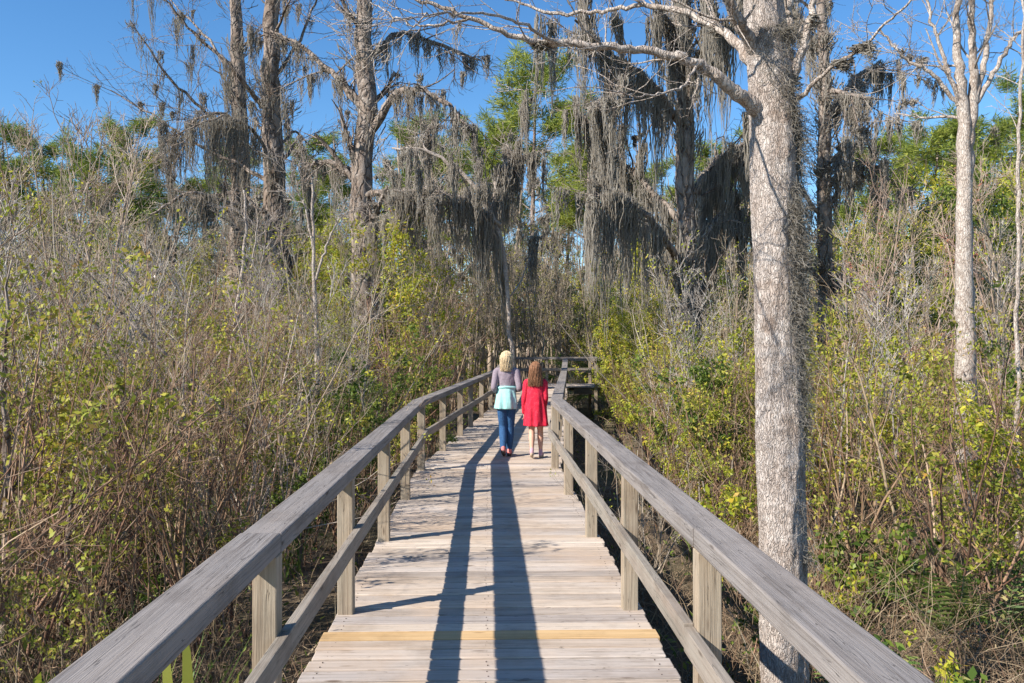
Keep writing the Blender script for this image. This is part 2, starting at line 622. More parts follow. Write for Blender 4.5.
LX, RX = -0.815, 0.825
left_y = [-0.4, 1.43, 3.26, 5.09, 6.92, 8.75, 10.72, 12.6, 14.6, 16.1, 18.0, 20.0, 22.0, 24.0, 26.0, 28.25]
right_y = [-0.4, 1.43, 3.29, 5.13, 7.03, 8.97, 10.83, 12.6, 14.4, 16.3, 18.2, 20.1, 22.0, 24.0, 26.3]
for yy in left_y:
    post(LX + shift(yy), yy, ramp_z(yy))
for yy in right_y:
    post(RX + shift(yy), yy, ramp_z(yy))
for xx in (2.9, 4.6, 6.3, 7.9):
    post(xx + .35, 26.45, .2)
for xx in (1.9, 3.3, 5.0, 6.7, 7.9):
    post(xx, 28.45, .22)


def rails(side, ys, ends):
    """top and mid rail pieces along the listed joints (Y, extra kinks)"""
    x0 = LX if side < 0 else RX
    cw = 0.150
    xc = x0 + side * (cw / 2 - 0.0445 - .006)
    pts = [Vector((xc + shift(yy), yy, ramp_z(yy) + HU - TH / 2)) for yy in ys]
    for a, b_ in zip(pts[:-1], pts[1:]):
        bd = Boards()
        d = (b_ - a).normalized()
        jz = random.uniform(-.003, .003)
        off = Vector((random.uniform(-.003, .003), 0, jz))
        e = Vector((cw, 0, 0))
        bd.add(a + off + d * .0015, b_ + off - d * .0015, (1, 0, 0), (0, 0, 1), cw, TH, e, e)
        wparent(bd.obj("top_rail", M['rail'], walk, 0.006))
    mx = x0 - side * (0.0445 + 0.021)
    pm = [Vector((mx + shift(yy), yy, ramp_z(yy) + 0.437)) for yy in ys]
    for i, (a, b_) in enumerate(zip(pm[:-1], pm[1:])):
        bd = Boards()
        d = (b_ - a).normalized()
        off = Vector((0, 0, random.uniform(-.004, .004) + (0.008 if i == 1 else 0)))
        bd.add(a + off + d * .0015, b_ + off - d * .0015, (1, 0, 0), (0, 0, 1), .040, .092)
        wparent(bd.obj("mid_rail", M['railwarm'], walk, 0.003))


rails(-1, [-0.6, 3.28, 7.9, 10.8, 14.5, 18.0, 22.0, 25.5, 28.35], None)
rails(1, [-0.6, 3.31, 7.1, 10.85, 14.4, 18.2, 22.0, 25.5, 26.35], None)
for (xa, xb, yy, za, zb) in ((0.92, 8.0, 28.45, .2, .235), (2.42, 8.0, 26.42, .2, .21)):
    bd = Boards()
    bd.add((xa - .02, yy, za + HU - TH / 2), (xb, yy, zb + HU - TH / 2), (0, 1, 0), (0, 0, 1), .15, TH)
    wparent(bd.obj("top_rail", M['rail'], walk, 0.004))
    bd = Boards()
    yo = yy - .066 if yy > 27 else yy + .066
    bd.add((xa + .06, yo, za + .45), (xb, yo, zb + .45), (0, 1, 0), (0, 0, 1), .04, .092)
    wparent(bd.obj("mid_rail", M['railwarm'], walk, 0.002))


# ------------------------------------------------------------ marsh floor
def ground():
    m, nt, b = newmat("marsh_soil")
    tc = nt.nodes.new("ShaderNodeTexCoord")
    n1 = noise(nt, tc.outputs["Object"], 3.0, 8, 0.7)
    n2 = noise(nt, tc.outputs["Object"], 0.35, 4, 0.6)
    r = ramp(nt, [(0.3, (0.035, 0.026, 0.018)), (0.5, (0.12, 0.085, 0.055)), (0.68, (0.22, 0.165, 0.11))])
    nt.links.new(n1, r.inputs[0])
    c = mixc(nt, r.outputs[0], (0.07, 0.085, 0.03), maprange(nt, n2, 0.45, 0.65, 0, 0.5))
    nt.links.new(c, b.inputs["Base Color"])
    b.inputs["Roughness"].default_value = 0.95
    bump(nt, b, n1, 0.8, 0.05)
    mb = MB()
    nx, ny = 120, 140
    xs = np.sign(np.linspace(-1, 1, nx)) * np.abs(np.linspace(-1, 1, nx)) ** 2.6 * 900
    ys = -30 + np.linspace(0, 1, ny) ** 2.6 * 1500
    X, Y = np.meshgrid(xs, ys, indexing='ij')
    Z = GZ + 0.05 * np.sin(X * 2.1 + Y) * np.cos(Y * 1.7 - X * .6) + 0.03 * np.sin(X * 5.3) * np.sin(Y * 4.7)
    v = np.stack([X, Y, Z], -1).reshape(-1, 3)
    idx = np.arange(nx * ny).reshape(nx, ny)
    q = np.stack([idx[:-1, :-1], idx[1:, :-1], idx[1:, 1:], idx[:-1, 1:]], -1).reshape(-1, 4)
    mb.quads(v, q)
    o = mb.obj("ground", m)
    tag(o, "dark marsh floor of mud and leaf litter under the brush", "ground", kind="structure")


ground()


def place(proto_meshes, name, label, cat, group, loc, rz, sc, parts, tilt=(0, 0)):
    """one plant: an Empty at its base with a copy of every part"""
    r = empty(name, loc)
    r.rotation_euler = (tilt[0], tilt[1], rz)
    r.scale = sc if hasattr(sc, '__len__') else (sc, sc, sc)
    tag(r, label, cat, group)
    for pn, me in zip(parts, proto_meshes):
        if me is not None:
            link(bpy.data.objects.new(pn, me), r)
    return r


def nd(n, tilt0, tilt1):
    a = rng.uniform(0, 2 * np.pi, n)
    t = rng.uniform(tilt0, tilt1, n)
    return np.stack([np.sin(t) * np.cos(a), np.sin(t) * np.sin(a), np.cos(t)], 1)


def disc(n, r, z=0.0):
    a = rng.uniform(0, 2 * np.pi, n)
    q = np.sqrt(rng.uniform(0, 1, n)) * r
    return np.stack([q * np.cos(a), q * np.sin(a), np.full(n, z)], 1)


def tips(pts, n, t0=0.3):
    N = len(pts)
    par = rng.integers(0, N, n)
    pos, tan, _, _ = sample(pts[par], rng.uniform(t0, 1, n))
    return pos, tan


# ---- shrub prototypes (mesh data only; every placed shrub is an object of its own)
def shrub(nst, h, spread, tw, leafmat=None, nleaf=0, L=(.03, .06), fine=1.0, tilt=0.5, rbase=.011, l3=3, lowleaf=0.25):
    mb = MB()
    base = disc(nst, spread, -0.05)
    p0 = curves(base, nd(nst, .05, tilt), rng.uniform(h * .65, h, nst), 8, .10, .12)
    r0 = rng.uniform(.55, 1.6, nst)[:, None] * rbase * np.linspace(1, .3, 8)[None]
    p1, r1 = grow(p0, r0, int(6 * fine), .15, .97, (h * .2, h * .42), (.35, .9), 6, .6, .13, .35, 0, .003)
    p2, r2 = grow(p1, r1, int(4 * fine), .2, .98, (h * .09, h * .2), (.4, 1.0), 4, .6, .16, .2, 0, .0022)
    p3, r3 = grow(p2, r2, max(1, l3 - 1), .2, 1., (h * .035, h * .08), (.4, 1.1), 3, .7, .18, .1, 0, .0017)
    mb.tubes(p0, r0, 5)
    mb.tubes(p1, r1, 3)
    mb.tubes(p2, r2, 3)
    mb.tubes(p3, r3, 3)
    me = mb.mesh("stems", tw)
    lm = None
    if nleaf:
        lb = MB()
        # leaves gather in sprays
        ns = max(8, nleaf // 9)
        c, t = tips(p2, ns, lowleaf)
        c2, t2 = tips(p3, ns, .2)
        c = np.concatenate([c, c2])
        nz = np.sin(c[:, 0] * 5.1 + nleaf) + np.sin(c[:, 1] * 5.7 + c[:, 2] * 3.1) + rng.normal(0, .35, len(c))
        c = c[nz > -.15]                                     # leafy clumps with bare stretches between
        cc = np.repeat(c, 8, 0) + rng.normal(0, .030, (len(c) * 8, 3))
        lb.leaves(cc, rng.uniform(L[0], L[1], len(cc)), .5, .2)
        lm = lb.mesh("foliage", leafmat)
    return me, lm


def tangle(n, h, mats, reach=.8):
    """low arching dead stems and litter"""
    mb = MB()
    base = disc(n, reach, -.05)
    p = curves(base, nd(n, .2, 1.2), rng.uniform(h * .6, h * 1.4, n), 7, .16, 0, .9)
    mb.tubes(p, np.repeat(rng.uniform(.0018, .005, n)[:, None], 7, 1) * np.linspace(1, .5, 7)[None], 3)
    return mb.mesh("stems", mats)


def tuft(n, h, reach, mat, wd=(.006, .014), tl=(.02, .45), sag=.6):
    mb = MB()
    base = disc(n, reach, -.05)
    p = curves(base, nd(n, *tl), rng.uniform(h * .5, h, n), 7, .05, 0, sag)
    wdt = rng.uniform(*wd, n)[:, None] * np.array([.7, 1, 1, .9, .7, .45, .05])[None]
    mb.ribbons(p, wdt)
    return mb.mesh("blades", mat)


bare = [shrub(15, 3.0, .35, M['twig'], M['leafolive'], 520, (.022,.048), fine=1.0) for _ in range(3)]
bare += [shrub(13, 3.2, .3, M['greytwig'], M['leafyellow'], 350, (.03,.05), fine=1.1) for _ in range(2)]
bare += [shrub(13, 2.9, .35, M['pinktwig'], M['leafyellow'], 450, (.022,.048), fine=1.0, tilt=.6)]
leafy = [shrub(13, 2.6, .35, M['twig'], M['leafyellow'], 2900, (.035, .072), .9, .6, l3=2) for _ in range(3)]
olive = [shrub(14, 2.7, .35, M['twig'], M['leafolive'], 1700, (.03, .062), .9, .55, l3=2) for _ in range(2)]
greens = [shrub(12, 2.4, .3, M['twig'], M['leafgreen'], 2400, (.04, .085), .8, .5, l3=2) for _ in range(2)]
reds = [shrub(9, 2.2, .25, M['pinktwig'], M['leafred'], 380, (.03, .06), .8, .5, l3=2)]
lowgreen = [shrub(9, .8, .3, M['twig'], M['leafgreen'], 420, (.04, .08), .7, .8, .005, 1) for _ in range(2)]
lowyel = [shrub(9, .9, .3, M['twig'], M['leafyellow'], 330, (.04, .08), .7, .8, .005, 1) for _ in range(2)]
tang = [tangle(230, 1.0, M['deadgrass'], .8) for _ in range(3)]
tang_t = [tangle(200, 1.5, M['twig'], .8) for _ in range(2)]
reed = [tuft(46, 1.35, .25, M['greengrass'], (.008, .018), (.02, .4)) for _ in range(2)]
drygr = [tuft(90, 1.1, .35, M['deadgrass'], (.004, .010), (.02, .7), .8) for _ in range(2)]

NSH = 0


def ground_pos(x, y):
    return (x, y, GZ)


def edge_l(Y):
    return LX + shift(Y) - .25


def edge_r(Y):
    return RX + shift(Y) + .25


def scatter(side, ring_y, dx0, fn, maxr=.64, jit=.45):
    out = []
    for Y in ring_y:
        e = edge_l(Y) if side < 0 else edge_r(Y)
        far = side * (maxr * Y + 1.2) - 0.03 * Y * (1 if side > 0 else 1)
        dx = dx0 * (0.8 + 0.03 * Y)
        x = e + side * random.uniform(.3, .9) * dx
        while x * side < far * side:
            xx = x + random.uniform(-jit, jit) * dx
            yy = Y + random.uniform(-.5, .5) * (Y * .14)
            fn(xx, yy, abs(xx - e))
            x += side * dx
    return out


L_BARE = "leafless brown shrub of fine twigs in the thicket left of the boardwalk"
L_OLIVE = "olive leaved shrub among bare stems in the thicket left of the boardwalk"
L_GREEN_L = "dense dark green leafy shrub beside the left railing"
R_BARE = "bare twiggy shrub in the brush right of the boardwalk"
R_YEL = "yellow green leafy shrub in the brush right of the boardwalk"
R_GREEN = "dark green leafy shrub in the brush right of the boardwalk"
PARTS = ("stems", "foliage")


def blocked(x, y, r):
    """would a plant of this reach stand on or over the boardwalk?"""
    if y < 29 and edge_l(y) + .25 - r < x < edge_r(y) - .25 + r:
        return True
    if 12 < y < 28.6 and 0 < x < (600 - 488) / FPX * y + r * .9:      # open marsh beside the ramp
        return True
    return 26.2 - r < y < 28.6 + r * .6 and x > .5 - r


def put(protos, name, label, cat, group, x, y, s, hmul=1.0, tilt=.08):
    reach = {'shrub': 1.0 * s, 'sapling': .9, 'brush': 1.4 * s, 'grass': 1.0 * s, 'reeds': .7 * s, 'plant': 1.0 * s}[cat]
    if blocked(x, y, reach):
        if cat == 'brush' or cat == 'grass':
            s *= .55
            if blocked(x, y, reach * .55):
                return None
        else:
            return None
    me = random.choice(protos)
    if not isinstance(me, tuple):
        me = (me,)
    parts = PARTS if 'grass' not in cat and 'reed' not in cat else ("blades",)
    sc = (s, s, s * hmul)
    return place(me, name, label, cat, group, ground_pos(x, y), random.uniform(0, 6.28), sc, parts,
                 (random.uniform(-tilt, tilt), random.uniform(-tilt, tilt)))


def left_fn(x, y, d):
    s = random.uniform(.85, 1.2)
    if y > 9:
        s *= 1.0 + (y - 9) * .018
    if d < 1.0 and y < 7:
        return
    if y < 6 and d < 1.8:
        s *= .55
    elif d < 1.1:
        s *= .72
    q = random.random() + (.20 if y > 9 else 0.04) + (.25 if y > 20 else 0)
    if q < .60:
        put(bare, "bare_shrub", L_BARE, "shrub", "bare shrubs left of the boardwalk", x, y, s)
    elif q < .86:
        put(olive, "olive_shrub", L_OLIVE, "shrub", "olive shrubs left of the boardwalk", x, y, s)
    elif q < .93:
        put(bare[3:5], "bare_shrub", L_BARE, "shrub", "bare shrubs left of the boardwalk", x, y, s, 1.15)
    else:
        put(leafy, "olive_shrub", L_OLIVE, "shrub", "olive shrubs left of the boardwalk", x, y, s * .9)


def right_fn(x, y, d):
    s = random.uniform(.8, 1.1)
    if y < 7 and d < 3.2:
        return
    if y < 9 and d < 1.2:
        s *= .55
    elif y > 12:
        s *= 1.0 + (y - 12) * .02
    else:
        s *= .95
    q = random.random()
    if y > 20:
        q *= .72
    if q < .36:
        put(leafy, "leafy_shrub", R_YEL, "shrub", "yellow green shrubs right of the boardwalk", x, y, s)
    elif q < .60:
        put(olive, "leafy_shrub", R_YEL, "shrub", "yellow green shrubs right of the boardwalk", x, y, s)
    elif q < .72:
        put(greens, "green_shrub", R_GREEN, "shrub", "dark green shrubs right of the boardwalk", x, y, s)
    else:
        put(bare, "bare_shrub", R_BARE, "shrub", "bare shrubs right of the boardwalk", x, y, s)


scatter(-1, [4.6, 5.6, 6.8, 8.0, 9.4, 11, 13, 15.5, 18.5, 22, 26, 31], 1.15, left_fn)
scatter(1, [4.6, 5.6, 6.8, 8.0, 9.4, 11, 13, 15.5, 18.5, 22, 26, 31], 1.15, right_fn)
# behind the far end of the boardwalk
for i in range(9):
    x = random.uniform(-2, 7)
    y = random.uniform(30.5, 34)
    put(bare[3:5], "bare_shrub", "bare grey shrub behind the far end of the boardwalk", "shrub",
        "grey shrubs beyond the boardwalk end", x, y, random.uniform(.55, .8))
# green shrubs hugging the left railing where it bends
for (x, y, s) in ((-1.75, 9.2, .6), (-1.6, 11.0, .72), (-1.55, 12.6, .85), (-1.3, 14.4, .9), (-1.15, 16.4, .9), (-1.9, 15.2, 1.1), (-1.0, 18.6, .9), (-2.4, 13.2, 1.0)):
    put(greens, "green_shrub", L_GREEN_L, "shrub", "green shrubs along the left railing", x - .2, y, s)
# bright bushes crowding the right railing
for (x, y, s) in ((2.35, 11.2, .72), (2.9, 12.8, .85), (3.5, 14.4, .95), (3.9, 16.2, 1.0), (3.9, 12.4, 1.05), (3.6, 18.2, 1.0),
                  (4.3, 15.5, 1.15), (3.9, 20.4, 1.05), (4.3, 22.6, 1.05), (4.9, 18.6, 1.15), (2.5, 9.4, .6), (3.3, 10.2, .8), (4.3, 10.8, 1.0), (4.5, 24.4, 1.1), (5.4, 13.6, 1.15)):
    put(leafy, "leafy_shrub", R_YEL, "shrub", "yellow green shrubs right of the boardwalk", x, y, s)


for (x, y, s, hm) in ((3.5, 22.6, .5, 1.7), (3.25, 20.8, .45, 1.6), (3.8, 24.6, .5, 1.9)):
    put(leafy, "leafy_shrub", R_YEL, "shrub", "yellow green shrubs right of the boardwalk", x, y, s, hm)


# low plants
def low_left(x, y, d):
    q = random.random()
    if q < .40:
        put(reed, "reed_tuft", "tuft of green reed blades growing beside the left railing brush", "reeds", "reed tufts in the brush", x, y, random.uniform(.6, 1.05))
    elif q < .5:
        put(drygr, "dry_grass_tuft", "tuft of dry tan grass under the shrubs left of the boardwalk", "grass", "dry grass tufts left of the boardwalk", x, y, random.uniform(.7, 1.2))
    elif q < .7:
        put(lowgreen + lowyel, "low_plant", "low leafy plant under the shrubs left of the boardwalk", "plant", "low plants left of the boardwalk", x, y, random.uniform(.7, 1.3))
    else:
        put(tang + tang_t, "brush_tangle", "heap of dead arching stems left of the boardwalk", "brush", "dead brush left of the boardwalk", x, y, random.uniform(.7, 1.15))


def low_right(x, y, d):
    q = random.random()
    if q < .10:
        put(reed, "reed_tuft", "tuft of green reed blades in the brush right of the boardwalk", "reeds", "reed tufts in the brush", x, y, random.uniform(.4, .8))
    elif q < .26:
        put(drygr, "dry_grass_tuft", "tuft of dry tan grass in the brush right of the boardwalk", "grass", "dry grass tufts right of the boardwalk", x, y, random.uniform(.6, .95))
    elif q < .58:
        put(lowgreen + lowyel, "low_plant", "low leafy plant right of the boardwalk", "plant", "low plants right of the boardwalk", x, y, random.uniform(.7, 1.3))
    else:
        put(tang, "brush_tangle", "heap of dead reddish stems right of the boardwalk", "brush", "dead brush right of the boardwalk", x, y, random.uniform(.6, .95))


scatter(-1, [2.6, 3.3, 4.0, 4.8, 5.7, 6.7, 7.8, 9.2], .62, low_left, .7)
scatter(1, [2.2, 2.8, 3.4, 4.1, 4.9, 5.8, 6.8, 7.9, 9.2], .62, low_right, .7)

# litter and ground cover nobody could count
def undergrowth():
    n = 42000
    Y = 1.0 + 27 * rng.uniform(0, 1, n) ** 1.5
    side = rng.choice([-1, 1], n)
    sh = np.maximum(0, Y - BEND) * SL2
    X = np.where(side < 0, LX + sh - .05 - rng.uniform(0, 1, n) * (.62 * Y + 1.5), RX + sh + .12 + rng.uniform(0, 1, n) * (.62 * Y + 1.5))
    base = np.stack([X, Y, np.full(n, GZ - .03)], 1)
    p = curves(base, nd(n, .1, 1.35), rng.uniform(.12, .62, n), 5, .2, 0, .7)
    mb = MB()
    mb.ribbons(p, rng.uniform(.004, .012, n)[:, None] * np.array([1, 1, .9, .6, .1])[None])
    o = mb.obj("undergrowth", M['deadgrass'])
    tag(o, "mat of dead stems and grass covering the marsh floor", "undergrowth", kind="stuff")
    n = 30000
    Y = 1.0 + 26 * rng.uniform(0, 1, n) ** 1.5
    side = rng.choice([-1, 1], n)
    sh = np.maximum(0, Y - BEND) * SL2
    X = np.where(side < 0, LX + sh - .1 - rng.uniform(0, 1, n) * (.62 * Y + 1.5), RX + sh + .1 + rng.uniform(0, 1, n) * (.62 * Y + 1.5))
    clump = np.sin(X * 2.3 + 1) * np.sin(Y * 1.9) + .3 * np.sin(X * 6)
    kmask = clump > -.1
    c = np.stack([X, Y, GZ + rng.uniform(.02, .5, n) ** 1.4], 1)[kmask]
    mb = MB()
    mb.leaves(c, rng.uniform(.03, .075, len(c)), .5)
    o = mb.obj("ground_cover", M['leafgreen'])
    tag(o, "small green leaves of creeping ground cover between the shrubs", "ground cover", kind="stuff")


undergrowth()

# ------------------------------------------------------------ trees
def relmesh(mb, name, mat, root, smooth=True):
    """link a mesh built in world coordinates under a thing standing elsewhere"""
    o = mb.obj(name, mat, root, smooth)
    o.location = -root.location
    return o


def hang_moss(mb, P_, per_m, L=(.4, 1.6), w=(.006, .016), spread=.06, K=7, tmin=.15):
    """curtains of moss under limb curves (N,K,3)"""
    N = len(P_)
    ln = np.linalg.norm(np.diff(P_, axis=1), axis=2).sum(1)
    cnt = rng.poisson(ln * per_m * .62)
    par = np.repeat(np.arange(N), cnt)
    if len(par) == 0:
        return
    pos, tan, _, _ = sample(P_[par], rng.uniform(tmin, 1, len(par)))
    # each hank is a handful of strands; length varies hank to hank
    LL = rng.uniform(L[0], L[1], len(par)) * rng.uniform(.35, 1, len(par))
    m = rng.integers(12, 30, len(par))
    par2 = np.repeat(np.arange(len(par)), m)
    b = pos[par2] + rng.normal(0, spread, (len(par2), 3)) * np.array([1, 1, .3])
    lens = LL[par2] * rng.uniform(.25, 1, len(par2))
    K = 9
    p = np.repeat(b[:, None], K, 1)
    g = np.linspace(0, 1, K)
    p[:, :, 2] -= lens[:, None] * g[None]
    lens = lens * 1.0
    axis = pos[par2] + rng.normal(0, .03, (len(par), 3))[par2]
    p[:, :, :2] += (axis[:, None, :2] - p[:, :, :2]) * (g[None, :, None] ** 1.5) * .75          # a hank gathers towards its tip
    drift = rng.normal(0, .02, (len(par), 2))[par2] + rng.normal(0, .012, (len(par2), 2))                 # the breeze and the tangle pull each strand aside a little
    p[:, :, :2] += drift[:, None] * (g * lens[:, None])[:, :, None] + rng.normal(0, .021, (len(par2), K, 2)) * (g[None, :, None] > 0)
    wd = rng.uniform(w[0], w[1], len(par2))[:, None] * np.array([.7, 1.2, 1.0, 1.2, 1.0, .9, .75, .5, .15])[None] * rng.uniform(.45, 1.5, (len(par2), K))
    mb.tubes(p, wd, 3)


def wood_tree(limbs, sub=(5, 4, 3), lens=((1.2, 2.6), (.5, 1.1), (.2, .5)), ang=((.5, 1.2), (.4, 1.0), (.4, 1.1)), rr=.4, up=.25,
              rmin=(.012, .008, .006), tmin=.25, K=(7, 5, 3), sides=12):
    """limbs: list of (pts,rad) traced. Returns MB of wood and curve levels"""
    mb = MB()
    lv1p, lv1r = [], []
    for i, (p, r) in enumerate(limbs):
        mb.tubes(p[None], r[None], sides if i == 0 else 8, 0.04)
        lp, lr = grow(p[None], r[None], sub[0], tmin, 1.0, lens[0], ang[0], K[0], rr, .14, up, 0, rmin[0], .3)
        lr = np.minimum(lr, .09)
        lv1p.append(lp)
        lv1r.append(lr)
    p1, r1 = np.concatenate(lv1p), np.concatenate(lv1r)
    p2, r2 = grow(p1, r1, sub[1], .2, 1, lens[1], ang[1], K[1], .55, .15, up, 0, rmin[1], .4)
    p3, r3 = grow(p2, r2, sub[2], .2, 1, lens[2], ang[2], K[2], .6, .15, up * .6, 0, rmin[2], .3)
    mb.tubes(p1, r1, 5)
    mb.tubes(p2, r2, 3)
    mb.tubes(p3, r3, 3)
    return mb, p1, p2, p3


def root_at(name, px, Y, label, cat, group=None):
    x = P(px, 341, Y)[0]
    r = empty(name, (x, Y, GZ))
    return tag(r, label, cat, group)


def cypress(name, px, Y, limbs, label, sub=(6, 5, 4), moss=(1.6, .25), L=(.5, 1.7), bark="cypress", curtains=(), limbm=None, slim=1.0, **kw):
    root = root_at(name, px, Y, label, "tree", "moss draped trees behind the brush")
    main = [trace(pts, Y, wd if i == 0 else [x * slim for x in wd], max(10, 5 * len(pts)), wig=.02) for i, (pts, wd) in enumerate(limbs)]
    mb, p1, p2, p3 = wood_tree(main, sub, **kw)
    relmesh(mb, "trunk", M[bark], root)
    mm = MB()
    for i, (p, r) in enumerate(main):
        if i > 0:
            hang_moss(mm, p[None], limbm or moss[0] * 2.4 + 2, (L[0], L[1] * 1.1), (.005, .012), .10, 7, .15)
    for i in curtains:
        hang_moss(mm, main[i][0][None], 9, (1.2, 3.6), (.004, .011), .15, 7, .1)
    # moss clings along the trunk too
    p, r = main[0]
    if bark == "cypress":
        hang_moss(mm, p[None] + 0, moss[0] * 1.6 + 1.5, (L[0], L[1] * .8), (.006, .014), float(r.mean()) * 1.1, 7, .25)
    hang_moss(mm, p1, moss[0], L, (.005, .012), .06)
    hang_moss(mm, p2, moss[1], (L[0] * .4, L[1] * .55), (.006, .016), .05)
    relmesh(mm, "hanging_moss", M['moss'], root)
    return root


cypress("cypress_tree", 278, 25, [
    ([(282, 366), (279, 280), (276, 200), (270, 110), (272, 40), (276, -60)], (34, 26, 22, 19, 16, 12)),
    ([(274, 185), (240, 165, .5), (205, 150, 1), (160, 120, 1.5), (110, 90, 2)], (8, 6, 5, 3, 2)),
    ([(272, 120), (235, 70, -.8), (190, 30, -1), (150, -20, -1.5)], (8, 6, 4, 2)),
    ([(272, 80), (300, 40, .5), (320, -10, 1)], (7, 5, 3)),
    ([(275, 215), (235, 205, -1), (190, 190, -2), (150, 215, -2.5)], (9, 7, 5, 3)),
    ([(275, 170), (255, 130, -1), (225, 115, -1.6), (185, 130, -2)], (7, 5, 4, 2)),
    ([(275, 150), (295, 130, .8), (315, 150, 1.2)], (6, 4, 2)),
], "thickest dark cypress trunk draped in grey moss, beyond the left thicket", sub=(7, 6, 4), moss=(.7, .05), limbm=1.2, slim=.62, curtains=(5, 4), lens=((1.4, 3.0), (.6, 1.4), (.25, .6)), rr=.25, L=(.6, 2.3), rmin=(.012, .007, .005))
cypress("cypress_tree", 240, 27, [
    ([(236, 366), (238, 260), (242, 160), (238, 80), (236, 0), (232, -70)], (24, 20, 17, 14, 11, 9)),
    ([(240, 150), (205, 110, -.5), (170, 80, -1), (130, 20, -1.5)], (7, 5, 4, 2)),
    ([(240, 90), (210, 40, 1), (165, -5, 2)], (6, 4, 2)),
    ([(238, 190), (200, 200, .5), (165, 185, 1)], (7, 5, 3)),
    ([(240, 125), (222, 112, -.6), (198, 118, -1), (172, 140, -1.5)], (6, 5, 4, 2)),
], "slimmer mossy cypress trunk standing just left of the thickest dark cypress trunk", sub=(6, 6, 4), moss=(.7, .05), limbm=1.0, slim=.62, curtains=(4,), lens=((1.4, 3.0), (.6, 1.4), (.25, .6)), rr=.25, L=(.6, 2.3), rmin=(.012, .007, .005))
cypress("cypress_tree", 365, 23, [
    ([(366, 366), (364, 270), (360, 190), (368, 100), (362, 40), (366, -60)], (30, 24, 21, 19, 17, 12)),
    ([(366, 140), (395, 92, -.5), (420, 88, -1), (450, 105, -1.5), (470, 130, -2)], (9, 7, 5, 4, 2)),
    ([(364, 110), (335, 75, .5), (300, 45, 1), (270, 30, 1.5)], (8, 6, 4, 2)),
    ([(366, 60), (400, 30, .8), (440, 45, 1.2), (480, 60, 1.8)], (7, 5, 4, 2)),
    ([(362, 195), (400, 190, -1), (440, 195, -1.5)], (7, 5, 3)),
    ([(362, 175), (325, 160, .8), (300, 170, 1.5)], (7, 5, 3)),
], "gnarled mossy cypress with a hooked limb over the left railing's bend")
cypress("cypress_tree", 686, 19, [
    ([(690, 372), (688, 290), (684, 200), (686, 100), (682, 30), (680, -60)], (26, 22, 19, 17, 15, 11)),
    ([(684, 130), (650, 80, -.8), (620, 60, -1.5), (575, 20, -2)], (8, 6, 4, 2)),
    ([(686, 230), (650, 190, .5), (620, 160, 1), (590, 130, 1.4)], (9, 7, 5, 3)),
    ([(686, 270), (655, 225, -1), (630, 200, -1.6), (608, 190, -2)], (8, 7, 5, 3)),
    ([(686, 200), (715, 160, 1), (750, 140, 2)], (8, 5, 3)),
    ([(684, 70), (720, 35, -1), (745, -10, -1.4)], (7, 5, 3)),
    ([(688, 260), (720, 215, .5), (745, 210, 1.2)], (8, 6, 4)),
], "wide mossy cypress with long grey curtains between the bend and the big pale trunk", moss=(4.5, .8), L=(.9, 3.2))
cypress("cypress_tree", 835, 21, [
    ([(826, 372), (828, 280), (822, 190), (826, 100), (822, 30), (820, -60)], (20, 16, 14, 12, 10, 8)),
    ([(824, 120), (855, 78, .6), (880, 62, 1.2)], (7, 5, 3)),
    ([(824, 90), (850, 95, -1), (872, 98, -1.6)], (6, 4, 3)),
    ([(824, 190), (855, 160, -1), (885, 170, -1.6)], (7, 5, 3)),
    ([(824, 60), (800, 20, .6), (780, -20, 1)], (6, 4, 3)),
], "mossy cypress half hidden behind the big pale trunk", moss=(3.5, .5))
cypress("mossy_tree", 490, 21, [
    ([(511, 366), (508, 290), (500, 228), (472, 180), (430, 150), (392, 148)], (4.5, 4.5, 4.5, 4.2, 3.5, 2)),
    ([(500, 225), (470, 200, -.5), (430, 190, -.8), (394, 190, -1)], (4, 4, 3, 2)),
    ([(490, 215), (500, 170, .6), (520, 150, 1)], (4, 3, 2)),
], "small leaning tree smothered in hanging moss above the walking children", moss=(3.8, .5), bark="paletree", curtains=(1, 2), L=(.8, 2.6))

